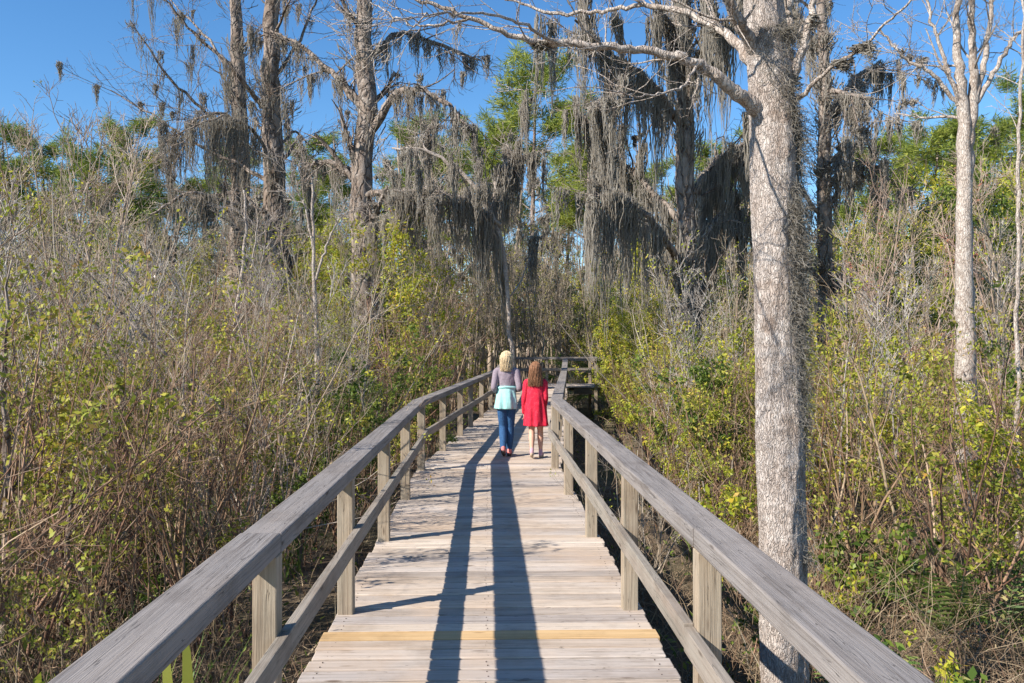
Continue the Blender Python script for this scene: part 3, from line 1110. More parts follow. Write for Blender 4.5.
# ---- the big pale trunk right beside the railing
def big_tree():
    Y = 5.0
    root = root_at("pale_tree", 783, Y, "big pale barked tree trunk standing close outside the right railing", "tree")
    K = 220
    tr, rd = trace([(785, 760), (784, 683), (783.5, 560), (781, 450), (777, 330), (775, 230), (774, 140), (770, 70), (763, 0), (752, -90), (745, -200)],
                   Y, (56, 49, 46, 44, 43, 44, 46, 46, 38, 30, 24), K)
    S = 96
    a = np.arange(S) * 2 * np.pi / S
    z = tr[:, 2]
    A, Z = np.meshgrid(a, z)
    bumpy = (.05 * np.sin(A * 2 + Z * 1.7) + .045 * np.sin(A * 3 - Z * 2.9 + 1) + .03 * np.sin(A * 5 + Z * 5.1) + .02 * np.sin(A * 9 - Z * 7 + np.sin(Z * 5))
             + .02 * np.sin(A * 17 + 3 * np.sin(Z * 6)) * np.sin(Z * 14 + A * 2))
    bumpy += rng.normal(0, .012, bumpy.shape)
    rr = rd[:, None] * (1 + bumpy)
    v = np.stack([tr[:, 0:1] + rr * np.cos(A), tr[:, 1:2] + rr * np.sin(A), np.repeat(tr[:, 2:3], S, 1)], -1)
    idx = np.arange(K * S).reshape(K, S)
    q = np.stack([idx[:-1], np.roll(idx[:-1], -1, 1), np.roll(idx[1:], -1, 1), idx[1:]], -1)
    mb = MB()
    mb.quads(v, q)
    M['bigbark'] = bark_mat("big_pale_bark", (0.41, 0.345, 0.30), (0.31, 0.25, 0.21), (0.53, 0.475, 0.43), 3.2, 80, 0.9, 0.008, 0.7, 0.16)
    relmesh(mb, "trunk", M['bigbark'], root)
    limbs = [
        ([(768, 118), (745, 100, -.1), (715, 75, -.2), (690, 60, -.25), (655, 52, -.3), (610, 46, -.35), (560, 44, -.4), (520, 38, -.45), (470, 18, -.5), (425, 2, -.5), (380, -12, -.5)], (30, 22, 17, 14, 12, 11, 10, 8, 6, 5, 3)),
        ([(772, 92), (745, 50, .2), (715, 25, .4), (680, 10, .5), (640, 4, .6), (600, 12, .7), (550, 14, .8), (500, -5, .9)], (22, 16, 13, 10, 8, 7, 6, 3)),
        ([(782, 100), (800, 60, -.1), (812, 20, -.15), (818, -40, -.2)], (20, 13, 11, 8)),
        ([(780, 92), (786, 40, .3), (790, -10, .4), (800, -70, .5)], (20, 17, 14, 11)),
        ([(760, 60), (735, 15, -.2), (715, -30, -.3)], (22, 17, 12)),
        ([(786, 110), (830, 66, -.3), (865, 45, -.4), (900, 10, -.6), (935, -25, -.8)], (9, 5, 4, 3, 2)),
        ([(700, 64, -.22), (680, 90, -.5), (640, 98, -.7), (600, 88, -.9)], (5, 3.5, 2.5, 1.5)),
        ([(560, 44, -.4), (520, 22, -.7), (480, 12, -1), (430, 14, -1.3), (390, 22, -1.5)], (5, 4, 3, 2, 1)),
        ([(470, 18, -.5), (430, 28, -.5), (400, 22, -.4), (370, 2, -.3)], (4, 3, 2.4, 1.5)),
        ([(640, 4, .6), (610, -12, .5), (570, 2, .3)], (5, 4, 2)),
    ]
    main = [trace(p, Y, [x * .66 for x in wd], 6 * len(p), wig=.007) for p, wd in limbs]
    mb = MB()
    p1s, r1s = [], []
    for p, r in main:
        mb.tubes(p[None], r[None], 10, .05)
        n = max(3, int(np.linalg.norm(np.diff(p, axis=0), axis=1).sum() * 6))
        lp, lr = grow(p[None], r[None], n, .2, 1, (.25, .7), (.5, 1.2), 8, .3, .17, .35, 0, .0028, .2)
        p1s.append(lp)
        r1s.append(np.minimum(lr, .011))
    p1, r1 = np.concatenate(p1s), np.concatenate(r1s)
    p2, r2 = grow(p1, r1, 4, .2, 1, (.12, .38), (.4, 1.1), 6, .6, .18, .25, 0, .0018, .3)
    p3, r3 = grow(p2, r2, 3, .2, 1, (.05, .16), (.4, 1.1), 4, .7, .18, .1, 0, .0013, .3)
    mb.tubes(p1, r1, 5)
    mb.tubes(p2, r2, 4)
    mb.tubes(p3, r3, 3)
    relmesh(mb, "limbs", M['paletree'], root)
    mm = MB()
    # ragged moss on the shaded side of the trunk and small hanks under the crotch
    n = 11000
    ii = np.clip(rng.normal(112, 30, n), 45, 165).astype(int)
    aa = rng.normal(-.45, .38, n) - np.clip((ii - 120) / 40, 0, 1) * rng.uniform(0, 1.3, n)
    keep = np.sin(ii * .21 + aa * 3) + np.sin(ii * .07 + 1.3) + rng.normal(0, .5, n) > -.5
    ii, aa = ii[keep], aa[keep]
    n = len(ii)
    b = np.stack([tr[ii, 0] + rd[ii] * .98 * np.cos(aa), tr[ii, 1] + rd[ii] * .98 * np.sin(aa), tr[ii, 2]], 1)
    out = np.stack([np.cos(aa), np.sin(aa), np.full(n, -1.5)], 1) + rng.normal(0, .35, (n, 3))
    p = curves(b, out, rng.uniform(.05, .17, n), 6, .75, 0, .8)
    mm.tubes(p, rng.uniform(.0007, .0015, n)[:, None] * np.ones((1, 6)), 3)
    for p, r in main[:6]:
        hang_moss(mm, p[None], 3, (.08, .3), (.0015, .004), .015, 7, .1)
    relmesh(mm, "hanging_moss", M['moss'], root)


big_tree()


# ---- second pale tree at the right
def pale_tree(px, Y, limbs, label, subL=(.5, 1.3), mat='paletree'):
    root = root_at("pale_tree", px, Y, label, "tree")
    main = [trace(p, Y, wd, 6 * len(p), wig=.01) for p, wd in limbs]
    mb, p1, p2, p3 = wood_tree(main, (7, 4, 4), (subL, (.25, .7), (.1, .3)), rr=.3, rmin=(.006, .004, .003), tmin=.45, up=.3)
    relmesh(mb, "trunk", M[mat], root)
    return root


pale_tree(965, 10.5, [
    ([(966, 420), (966, 330), (964, 240), (965, 150), (962, 90), (955, 40), (958, -40)], (22, 19, 16, 14, 11, 7, 5)),
    ([(966, 180), (974, 100), (972, 40), (970, -40)], (12, 10, 7, 5)),
    ([(960, 110), (945, 60), (930, 20), (925, -30)], (5, 4, 3, 2)),
    ([(958, 105), (935, 75), (905, 58), (880, 30)], (5, 4, 3, 2)),
    ([(972, 120), (985, 60), (992, 0), (1000, -40)], (7, 6, 4, 3)),
    ([(972, 110), (995, 70), (1015, 35), (1040, 20)], (6, 5, 4, 2)),
], "slender pale tree forking high, right of the big pale trunk")
pale_tree(1017, 9.5, [
    ([(1018, 450), (1016, 330), (1019, 240), (1018, 160), (1022, 60), (1024, -30)], (5, 4, 4, 3.5, 3, 2)),
], "thin whitish stem beside the forking pale tree")
pale_tree(318, 13, [
    ([(319, 500), (318, 420), (316, 330), (313, 250), (312, 180)], (6, 5, 4.5, 3.5, 2)),
    ([(316, 280), (328, 240), (345, 205)], (3, 2, 1)),
    ([(314, 250), (306, 210), (296, 180)], (3, 2, 1)),
], "thin white sapling standing alone in the left thicket before the hooked cypress", (.3, .8))
pale_tree(235, 14, [
    ([(222, 430), (232, 350), (240, 290), (246, 240), (244, 190)], (5, 4.5, 4, 3, 2)),
    ([(236, 320), (250, 280), (258, 220)], (3, 2.4, 1)),
], "forked white sapling in the left thicket below the paired cypress trunks", (.3, .8))

# ---- bare saplings, instanced as individuals
def sapling(h, nst, mat, rb=.035, leaf=None, nl=0):
    mb = MB()
    p0 = curves(disc(nst, .25, -.05), nd(nst, .02, .22), rng.uniform(h * .75, h, nst), 10, .045, .1)
    r0 = rb * rng.uniform(.6, 1.1, nst)[:, None] * np.linspace(1, .2, 10)[None]
    p1, r1 = grow(p0, r0, 10, .3, .98, (h * .12, h * .3), (.3, .8), 6, .5, .1, .35, 0, .008)
    p2, r2 = grow(p1, r1, 5, .2, 1, (h * .05, h * .13), (.3, .9), 4, .6, .14, .25, 0, .006)
    p3, r3 = grow(p2, r2, 3, .2, 1, (h * .02, h * .06), (.3, .9), 3, .7, .14, .1, 0, .005)
    mb.tubes(p0, r0, 7, .05)
    mb.tubes(p1, r1, 4)
    mb.tubes(p2, r2, 3)
    mb.tubes(p3, r3, 3)
    lm = None
    if nl:
        c, t = tips(p2, nl, .2)
        c = c[np.sin(c[:, 0] * 3.3) + np.sin(c[:, 2] * 2.9) + rng.normal(0, .3, len(c)) > -.2]
        lb = MB()
        cc = np.repeat(c, 6, 0) + rng.normal(0, .05, (len(c) * 6, 3))
        lb.leaves(cc, rng.uniform(.04, .075, len(cc)), .5, .2)
        lm = lb.mesh("foliage", leaf)
    return mb.mesh("stems", mat), lm


sap_pale = [sapling(6.5, 4, M['greytwig'], .04), sapling(6.5, 4, M['greytwig'], .04, M['leafolive'], 160), sapling(6.3, 4, M['greytwig'], .04, M['leafyellow'], 220)]
sap_brown = [sapling(6.0, 3, M['pinktwig'], .03, M['leafred'], 90), sapling(6.0, 3, M['pinktwig'], .03, M['leafolive'], 200)]
SAPL = "grey sparsely leaved many stemmed sapling rising above the thicket"
for (px, Y, s) in ((20, 17, 1.0), (60, 19, 1.1), (105, 16, 1.05), (150, 20, .9), (200, 18, .8), (255, 19, .75), (300, 17, .8), (335, 20, .85), (385, 24, .85),
                   (420, 26, .8), (438, 30, .95), (458, 33, 1.0), (475, 30, .9), (520, 27, 1.0), (535, 30, 1.15), (552, 27, 1.0), (500, 36, 1.0), (560, 34, 1.1),
                   (600, 30, 1.0), (640, 26, .85), (660, 31, .95), (720, 24, .8), (830, 17, .8), (870, 15, .85), (900, 18, .9), (930, 14, .8), (990, 16, .95),
                   (1010, 20, 1.1), (850, 22, 1.0), (890, 25, 1.0), (30, 26, 1.2), (90, 28, 1.25), (45, 22, 1.3), (72, 23, 1.35), (455, 30, .9), (490, 31, .9), (512, 32, 1.0), (528, 33, .95), (545, 31, .95), (568, 32, .95), (585, 33, 1.0), (430, 28, .8), (445, 36, 1.0), (515, 38, 1.1), (-10, 20, 1.1), (1030, 14, .9), (745, 18, .8)):
    x = P(px, 341, Y)[0]
    put(sap_pale if random.random() < .7 or 400 < px < 600 else sap_brown, "bare_sapling", SAPL, "sapling", "bare saplings in the thicket", x, Y, s, 1.0, .04)

# slim pale stems standing in the left thicket
slim = [sapling(4.6, 2, M['palestem'], .016, M['leafyellow'], 70) for _ in range(3)]
for (px, Y, s) in ((30, 8.5, .85), (52, 10, .9), (95, 9, .8), (128, 11.5, .9), (165, 10.5, .8), (190, 12.5, .9), (215, 11, .75), (262, 13, .85), (285, 12, .8), (345, 14.5, .8), (120, 14, 1.0),
                   (10, 12, 1.0), (75, 13, 1.0), (650, 13, .8), (675, 11.5, .75), (712, 12.5, .85), (735, 14, .85), (830, 9.5, .7), (875, 11, .85), (925, 10, .75), (1000, 11, .85)):
    x = P(px, 341, Y)[0]
    if px < 400:
        lb, gr = "slim pale stem standing among the brush left of the boardwalk", "slim pale stems left of the boardwalk"
    else:
        lb, gr = "slim pale stem standing among the brush right of the boardwalk", "slim pale stems right of the boardwalk"
    put(slim, "slim_sapling", lb, "sapling", gr, x, Y, s, 1.0, .04)

# ---- pines
def pine(h, open_=1.0, crown=.5):
    tb, nb = MB(), MB()
    K = 12
    p0 = curves(np.array([[0, 0, -.1]]), np.array([[.02, .01, 1.0]]), np.array([h]), K, .018, .05)
    r0 = (.015 * h * np.linspace(1, .15, K))[None]
    tb.tubes(p0, r0, 8, .03)
    n = int(34 * crown * 2)
    p1, r1 = grow(p0, r0, n, 1 - crown, 1.0, (h * .18, h * .26), (.9, 1.5), 7, .3, .10, .5, 0, .02, .55)
    r1 = np.minimum(r1, .05)
    p2, r2 = grow(p1, r1, 4, .3, 1, (h * .04, h * .09), (.4, 1.0), 4, .6, .12, .5, 0, .012, .1)
    tb.tubes(p1, r1, 4)
    tb.tubes(p2, r2, 3)
    c = np.concatenate([p2[:, -1], p2[:, 2], p1[:, -1], p1[:, -2]])
    c = c[rng.uniform(0, 1, len(c)) < .85 * open_]
    m = 46
    cc = np.repeat(c, m, 0)
    d = rng.normal(0, 1, (len(cc), 3))
    d[:, 2] = np.abs(d[:, 2]) * .8 - .1
    nb.leaves(cc + rng.normal(0, .12, cc.shape), rng.uniform(.22, .5, len(cc)), .095, 0, d)
    return tb.mesh("trunk", M['pinebark']), nb.mesh("crown", M['needle'])


pines = [pine(13), pine(13, .8, .45), pine(12, .9, .6)]
PL = [(-25, 48, .95), (15, 46, .93), (55, 50, 1.0), (85, 44, .93), (120, 47, .98), (150, 52, .95), (200, 50, .9), (300, 48, .95), (340, 52, 1.0), (415, 46, 1.0), (445, 50, 1.08),
      (470, 44, .95), (530, 42, 1.12), (590, 38, .87), (625, 48, .9), (565, 52, 1.0), (505, 50, 1.0), (725, 46, .95), (770, 48, 1.0), (860, 40, .85), (885, 44, .92), (920, 38, .92),
      (945, 46, .9), (985, 36, .87), (1015, 40, 1.05), (1050, 38, 1.0), (660, 52, .9), (250, 55, 1.0), (390, 56, 1.0)]
for (px, Y, s) in PL:
    x = P(px, 341, Y)[0]
    place(random.choice(pines), "pine_tree", "green pine with clumped needles beyond the bare trees", "tree", "pines beyond the thicket",
          (x, Y, GZ), random.uniform(0, 6.28), (s, s, s * random.uniform(.96, 1.05)), ("trunk", "crown"))


# ---- evergreen broadleaf trees
def broad(h, nleaf, mat, L=(.07, .14)):
    tb, lb = MB(), MB()
    n = 3
    p0 = curves(disc(n, .2, -.1), nd(n, .02, .25), rng.uniform(.8 * h, h, n), 10, .05, .1)
    r0 = .009 * h * np.linspace(1, .2, 10)[None] * np.ones((n, 1))
    p1, r1 = grow(p0, r0, 12, .2, 1, (.22 * h, .38 * h), (.5, 1.1), 6, .5, .14, .3, 0, .01, .5)
    p2, r2 = grow(p1, r1, 5, .3, 1, (.08 * h, .16 * h), (.4, 1.0), 4, .6, .15, .2, 0, .006, .2)
    tb.tubes(p0, r0, 7)
    tb.tubes(p1, r1, 4)
    tb.tubes(p2, r2, 3)
    c, t = tips(p2, nleaf // 7, .2)
    cc = np.repeat(c, 7, 0) + rng.normal(0, .09, (len(c) * 7, 3))
    lb.leaves(cc, rng.uniform(L[0], L[1], len(cc)), .42, .3)
    return tb.mesh("trunk", M['greytwig']), lb.mesh("crown", mat)


broads = [broad(6, 7000, M['leafgreen']), broad(6, 6000, M['leafgreen']), broad(6, 5000, M['leafyellow']), broad(6, 5000, M['leafolive'])]
for (px, Y, s, kx) in ((40, 24, .62, 3), (95, 22, .6, 2), (140, 25, .62, 3), (180, 22, .55, 2), (215, 24, .55, 3), (265, 22, .55, 2), (320, 21, .55, 3), (0, 22, .65, 2), (400, 20, .8, 2), (385, 25, .9, 0), (350, 24, .8, 2), (395, 30, 1.15, 2), (600, 36, .8, 2), (620, 31, .75, 0), (650, 34, 1.0, 2), (578, 40, .9, 0), (440, 38, .9, 2),
                       (700, 32, 1.0, 2), (730, 30, .95, 1), (850, 28, 1.0, 2), (905, 24, 1.0, 1), (930, 28, 1.2, 2), (875, 34, 1.2, 0), (980, 25, 1.2, 2), (1010, 22, 1.1, 0),
                       (20, 36, 1.3, 2), (60, 38, 1.3, 3), (110, 36, 1.3, 0), (150, 34, 1.1, 3), (200, 33, 1.0, 2), (-20, 34, 1.2, 0), (300, 34, 1.1, 3), (330, 36, 1.2, 2), (255, 36, 1.1, 0),
                       (480, 40, 1.2, 2), (520, 44, 1.2, 3), (616, 26, .55, 2), (634, 24.5, .5, 2), (655, 25, .6, 2), (606, 31, .7, 2), (1040, 28, 1.3, 2), (960, 32, 1.3, 0), (780, 30, 1.1, 3)):
    x = P(px, 341, Y)[0]
    place(broads[kx], "evergreen_tree", "bushy evergreen tree growing among the bare trees behind the thicket", "tree", "evergreens behind the thicket",
          (x, Y, GZ), random.uniform(0, 6.28), s, ("trunk", "crown"))

# ---- far bare trees with moss, many
def fartree(h):
    mb, mm = MB(), MB()
    p0 = curves(np.array([[0, 0, -.1], [.3, .2, -.1]]), np.array([[.03, .0, 1.0], [-.1, .05, 1]]), np.array([h, h * .8]), 12, .03, .05)
    r0 = np.array([[.16], [.09]]) * np.linspace(1, .2, 12)[None]
    p1, r1 = grow(p0, r0, 16, .25, 1, (h * .15, h * .32), (.6, 1.2), 7, .4, .13, .3, 0, .018)
    p2, r2 = grow(p1, r1, 5, .2, 1, (h * .06, h * .13), (.4, 1), 4, .6, .15, .2, 0, .012)
    p3, r3 = grow(p2, r2, 4, .2, 1, (h * .03, h * .07), (.4, 1), 3, .6, .15, .2, 0, .009)
    mb.tubes(p0, r0, 7)
    mb.tubes(p1, r1, 4)
    mb.tubes(p2, r2, 3)
    mb.tubes(p3, r3, 3)
    hang_moss(mm, p1, 1.2, (.5, 1.6), (.012, .03), .1)
    return mb.mesh("trunk", M['greytwig']), mm.mesh("hanging_moss", M['moss'])


fars = [fartree(11) for _ in range(3)]
for i in range(62):
    Y = random.uniform(36, 62)
    px = -60 + 1140 * (i + random.random()) / 62
    x = P(px, 341, Y)[0]
    s = random.uniform(.65, 1.0)
    if px < 200:
        s *= .8
    place(random.choice(fars), "bare_tree", "grey leafless tree in the woods beyond the thicket", "tree", "bare trees in the far woods",
          (x, Y, GZ), random.uniform(0, 6.28), s, ("trunk", "hanging_moss"))

# far-off wood that closes the view
def farwood():
    mb = MB()
    n = 2600
    Y = rng.uniform(64, 84, n)
    X = rng.uniform(-60, 64, n)
    b = np.stack([X, Y, np.full(n, GZ - .1)], 1)
    p = curves(b, nd(n, 0, .15), rng.uniform(5, 12, n), 6, .05, .1)
    r = rng.uniform(.05, .13, n)[:, None] * np.linspace(1, .25, 6)[None]
    p1, r1 = grow(p, r, 9, .15, 1, (1.0, 2.6), (.4, 1.1), 4, .4, .15, .2, 0, .02)
    mb.tubes(p, r, 4)
    mb.tubes(p1, r1, 3)
    tag(mb.obj("far_woods", M['greytwig']), "grey mass of leafless woods far behind everything", "woods", kind="stuff")
    lb = MB()
    c, t = tips(p1, 26000, .1)
    lb.leaves(c + rng.normal(0, .5, c.shape), rng.uniform(.25, .5, len(c)), .5)
    tag(lb.obj("far_foliage", M['leafgreen']), "dark green foliage mass in the far woods", "foliage", kind="stuff")


farwood()


# ------------------------------------------------------------ palmetto and other particular plants
def palmetto(px, Y, s, label):
    root = root_at("palmetto", px, Y, label, "palm", "palmettos behind the right brush")
    x, y, z = root.location
    mb, st = MB(), MB()
    for k in range(12):
        a = random.uniform(0, 6.28)
        el = random.uniform(.35, 1.25)
        L = random.uniform(.9, 1.5) * s
        d = np.array([[math.cos(a) * math.cos(el), math.sin(a) * math.cos(el), math.sin(el)]])
        p = curves(np.array([[0, 0, 0.0]]), d, np.array([L]), 6, .03, 0, .4)
        st.tubes(p, np.full((1, 6), .008), 4)
        tip = p[0, -1]
        u = p[0, -1] - p[0, -2]
        u /= np.linalg.norm(u)
        sd_ = np.cross(u, [0, 0, 1])
        sd_ /= np.linalg.norm(sd_) + 1e-6
        m = 22
        f = np.linspace(-1.35, 1.35, m)
        dd = u[None] * np.cos(f)[:, None] + sd_[None] * np.sin(f)[:, None]
        pp = curves(np.repeat(tip[None], m, 0), dd, np.full(m, .62 * s), 5, .02, 0, .6)
        nr = np.cross(dd, np.cross(u, sd_))
        mb.ribbons(pp, np.repeat(np.array([[.02, .035, .03, .018, .002]]) * s, m, 0), nr)
    st.obj("stalks", M['leafgreen'], root)
    mb.obj("fronds", M['leafgreen'], root)


palmetto(612, 29.6, 1.6, "fan leaved green palmetto above the yellow green bushes at the walk's far end")
palmetto(633, 30.5, 1.5, "taller fan leaved palmetto just right of the first one")
palmetto(582, 36, 1.5, "small distant palmetto under the slim pine behind the back rail")


def strap_plant(px, Y, hs, label):
    root = root_at("strap_leaf_plant", px, Y, label, "plant")
    mb = MB()
    n = len(hs)
    b = np.stack([rng.uniform(-.06, .06, n), rng.uniform(-.04, .04, n), np.zeros(n)], 1)
    d = np.array([[h[1], 0, 1.0] for h in hs])
    p = curves(b, d, np.array([h[0] for h in hs]), 9, .03, 0, .25)
    mb.ribbons(p, np.repeat(np.array([[.012, .016, .026, .045, .055, .055, .045, .03, .004]]), n, 0), np.tile([[1, .25, 0]], (n, 1)))
    mb.obj("leaves", island_mat("gold_strap_leaf", [(0, (.50, .44, .08)), (.5, (.36, .40, .07)), (1, (.55, .40, .10))], .45, .35), root)


strap_plant(200, 3.5, [(1.24, -.10), (1.33, .03), (1.12, .14), (1.05, -.2)], "golden green strap leaved plant just outside the left railing")


def fern_frond(root, a, L, el, mb):
    d = np.array([[math.cos(a) * math.cos(el), math.sin(a) * math.cos(el), math.sin(el)]])
    p = curves(np.array([[0, 0, 0.0]]), d, np.array([L]), 16, .02, 0, .8)
    mb.tubes(p, np.full((1, 16), .003), 3)
    t = np.gradient(p[0], axis=0)
    for k in range(3, 16):
        u = t[k] / np.linalg.norm(t[k])
        sd_ = np.cross(u, [0, 0, 1])
        sd_ /= np.linalg.norm(sd_) + 1e-6
        w_ = .16 * math.sin(math.pi * (k - 1.5) / 15)
        for s_ in (-1, 1):
            dd = (s_ * sd_ + u * .5)[None]
            pp = curves(p[0, k][None], dd, np.array([w_]), 4, .02, 0, .3)
            mb.ribbons(pp, np.array([[.022, .026, .018, .002]]), u[None])


for (px, Y, s, lb) in ((942, 6.8, .8, "bright green fern with arching fronds low in the right brush"), (880, 5.0, .55, "small light green fern between the big trunk and the bright fern"),
                       (1000, 6.8, .95, "feathery green fern at the right edge of the brush")):
    root = root_at("fern", px, Y, lb, "fern")
    mb = MB()
    for k in range(13):
        fern_frond(root, random.uniform(0, 6.28), random.uniform(.7, 1.25) * s, random.uniform(.7, 1.3), mb)
    mb.obj("fronds", M['greengrass'], root)

# long dark leaning stems in the thickets
for i, (a, b_, Y, wd, lb) in enumerate((
        ([(300, 470), (210, 400), (130, 320), (85, 270)], 0, 9, 5, "long dark stem leaning left through the left thicket"),
        ([(5, 640), (8, 500), (2, 380), (12, 260)], 0, 6.5, 11, "dark leaning trunk at the picture's left edge"),
        ([(60, 640), (66, 560), (72, 480), (110, 420), (150, 380)], 0, 7, 6, "dark forked stem next to the leaning trunk by the left edge"),
        ([(905, 560), (885, 480), (872, 410), (845, 340), (830, 290)], 0, 7.5, 3.5, "thin brown stem leaning left, right of the big pale trunk"))):
    root = root_at("leaning_stem", a[0][0], Y, lb, "stem")
    p, r = trace(a, Y, (wd, wd * .7, wd * .12), 14, wig=.01)
    ext = np.concatenate([[[p[0, 0], p[0, 1], GZ]], p])
    rr_ = np.concatenate([[r[0] * 1.1], r])
    mb = MB()
    mb.tubes(ext[None], rr_[None], 6, .06)
    p1, r1 = grow(ext[None], rr_[None], 9, .25, 1, (.4, 1.1), (.4, 1), 7, .4, .14, .3, 0, .003)
    p2, r2 = grow(p1, r1, 5, .2, 1, (.15, .4), (.4, 1), 4, .6, .15, .2, 0, .002)
    mb.tubes(p1, r1, 4)
    mb.tubes(p2, r2, 3)
    relmesh(mb, "stem", M['cypress'] if wd >= 5 else M['twig'], root)

# ------------------------------------------------------------ the two children
class Solid(MB):
    """overlapping closed lobes, fused into one skin by a voxel remesh"""
    def limb(s, pts, rad, n=5, S=14, flat=None):
        pts = np.array(pts, float)
        rad = np.array(rad, float)
        k = np.arange(len(pts))
        f = np.linspace(0, len(pts) - 1, (len(pts) - 1) * n + 1)
        p = np.stack([np.interp(f, k, pts[:, i]) for i in range(3)], 1)
        for _ in range(2):
            p[1:-1] = (p[:-2] + 2 * p[1:-1] + p[2:]) / 4
        r = np.interp(f, k, rad)
        d0 = (p[0] - p[1]) / np.linalg.norm(p[0] - p[1])
        d1 = (p[-1] - p[-2]) / np.linalg.norm(p[-1] - p[-2])
        a = np.array([1.0, .85, .5])
        b = np.array([.1, .5, .85])
        p = np.concatenate([[p[0] + d0 * r[0] * x for x in a], p, [p[-1] + d1 * r[-1] * x for x in a[::-1]]])
        r = np.concatenate([r[0] * b, r, r[-1] * b[::-1]])
        s.tubes(p[None], r[None], S)
        return s

    def rings(s, rows, S=32, fold=None):
        """rows: (x, y, z, rx, ry); closed by shrinking both ends"""
        rows = [list(r) for r in rows]
        first, last = rows[0][:], rows[-1][:]
        rows = [[first[0], first[1], first[2], first[3] * .02, first[4] * .02]] + rows + [[last[0], last[1], last[2], last[3] * .02, last[4] * .02]]
        A = np.arange(S) * 2 * np.pi / S
        v = []
        for i, (x, y, z, rx, ry) in enumerate(rows):
            m = 1.0
            if fold is not None:
                m = 1 + fold(A, z)
            v.append(np.stack([x + rx * m * np.cos(A), y + ry * m * np.sin(A), np.full(S, z)], 1))
        v = np.concatenate(v)
        idx = np.arange(len(rows) * S).reshape(-1, S)
        q = np.stack([idx[:-1], np.roll(idx[:-1], -1, 1), np.roll(idx[1:], -1, 1), idx[1:]], -1)
        s.quads(v, q)
        return s

    def ball(s, c, r, n=9, S=18):
        c = np.array(c, float)
        r = np.array(r, float) * np.ones(3)
        t = np.linspace(-1, 1, n) * math.pi / 2 * .999
        s_rows = [(c[0], c[1], c[2] + r[2] * math.sin(x), max(1e-4, r[0] * math.cos(x)), max(1e-4, r[1] * math.cos(x))) for x in t]
        return s.rings(s_rows, S)

    def skin(s, name, mat, parent, vox=.006, sm=4):
        o = s.obj(name, mat, parent)
        m = o.modifiers.new("remesh", 'REMESH')
        m.mode = 'VOXEL'
        m.voxel_size = vox
        m.use_smooth_shade = True
        if sm:
            m2 = o.modifiers.new("smooth", 'SMOOTH')
            m2.iterations = sm
            m2.factor = .5
        return o


def cloth(name, c, dots=None, var=.25, scale=30):
    m, nt, b = newmat(name)
    tc = nt.nodes.new("ShaderNodeTexCoord")
    n = noise(nt, tc.outputs["Object"], scale, 4)
    col = mixc(nt, c, [x * (1 - var) for x in c], maprange(nt, n, .35, .65))
    if dots:
        v = nt.nodes.new("ShaderNodeTexVoronoi")
        v.inputs["Scale"].default_value = 60
        v.inputs["Randomness"].default_value = .35
        nt.links.new(tc.outputs["Object"], v.inputs["Vector"])
        col = mixc(nt, col, dots, maprange(nt, v.outputs["Distance"], .2, .27, 1, 0))
    nt.links.new(col, b.inputs["Base Color"])
    b.inputs["Roughness"].default_value = .85
    n2 = noise(nt, tc.outputs["Object"], scale * .6, 3)
    bump(nt, b, n2, .5, .006)
    return m


def hand(sb, wrist, d, side, curl, s):
    """palm, four bent fingers of different length and a thumb from the palm's side"""
    w_ = Vector(wrist)
    d = Vector(d).normalized()
    across = Vector(side).normalized()
    nrm = d.cross(across).normalized()
    pe = w_ + d * .075 * s
    for k in (-1.5, -.5, .5, 1.5):
        sb.limb([w_ + across * k * .009 * s, w_ + d * .04 * s + across * k * .013 * s, pe + across * k * .016 * s], [.012 * s, .012 * s, .010 * s], 3, 8)
    for k, L in zip((-1.5, -.5, .5, 1.5), (.058, .068, .063, .050)):
        b0 = pe + across * k * .017 * s
        b1 = b0 + (d + nrm * curl * .4).normalized() * L * .42 * s
        b2 = b1 + (d + nrm * curl * 1.3).normalized() * L * .33 * s
        b3 = b2 + (d * .6 + nrm * curl * 1.8).normalized() * L * .27 * s
        sb.limb([b0 - d * .01, b0, b1, b2, b3], [.008 * s, .0082 * s, .0076 * s, .007 * s, .006 * s], 3, 8)
    t0 = w_ + d * .018 * s - across * .018 * s
    t1 = t0 + (d * .7 - across * .8 + nrm * curl * .3).normalized() * .03 * s
    t2 = t1 + (d * 1.0 - across * .25 + nrm * curl * .6).normalized() * .026 * s
    sb.limb([t0, t1, t2], [.011 * s, .0092 * s, .0075 * s], 3, 8)


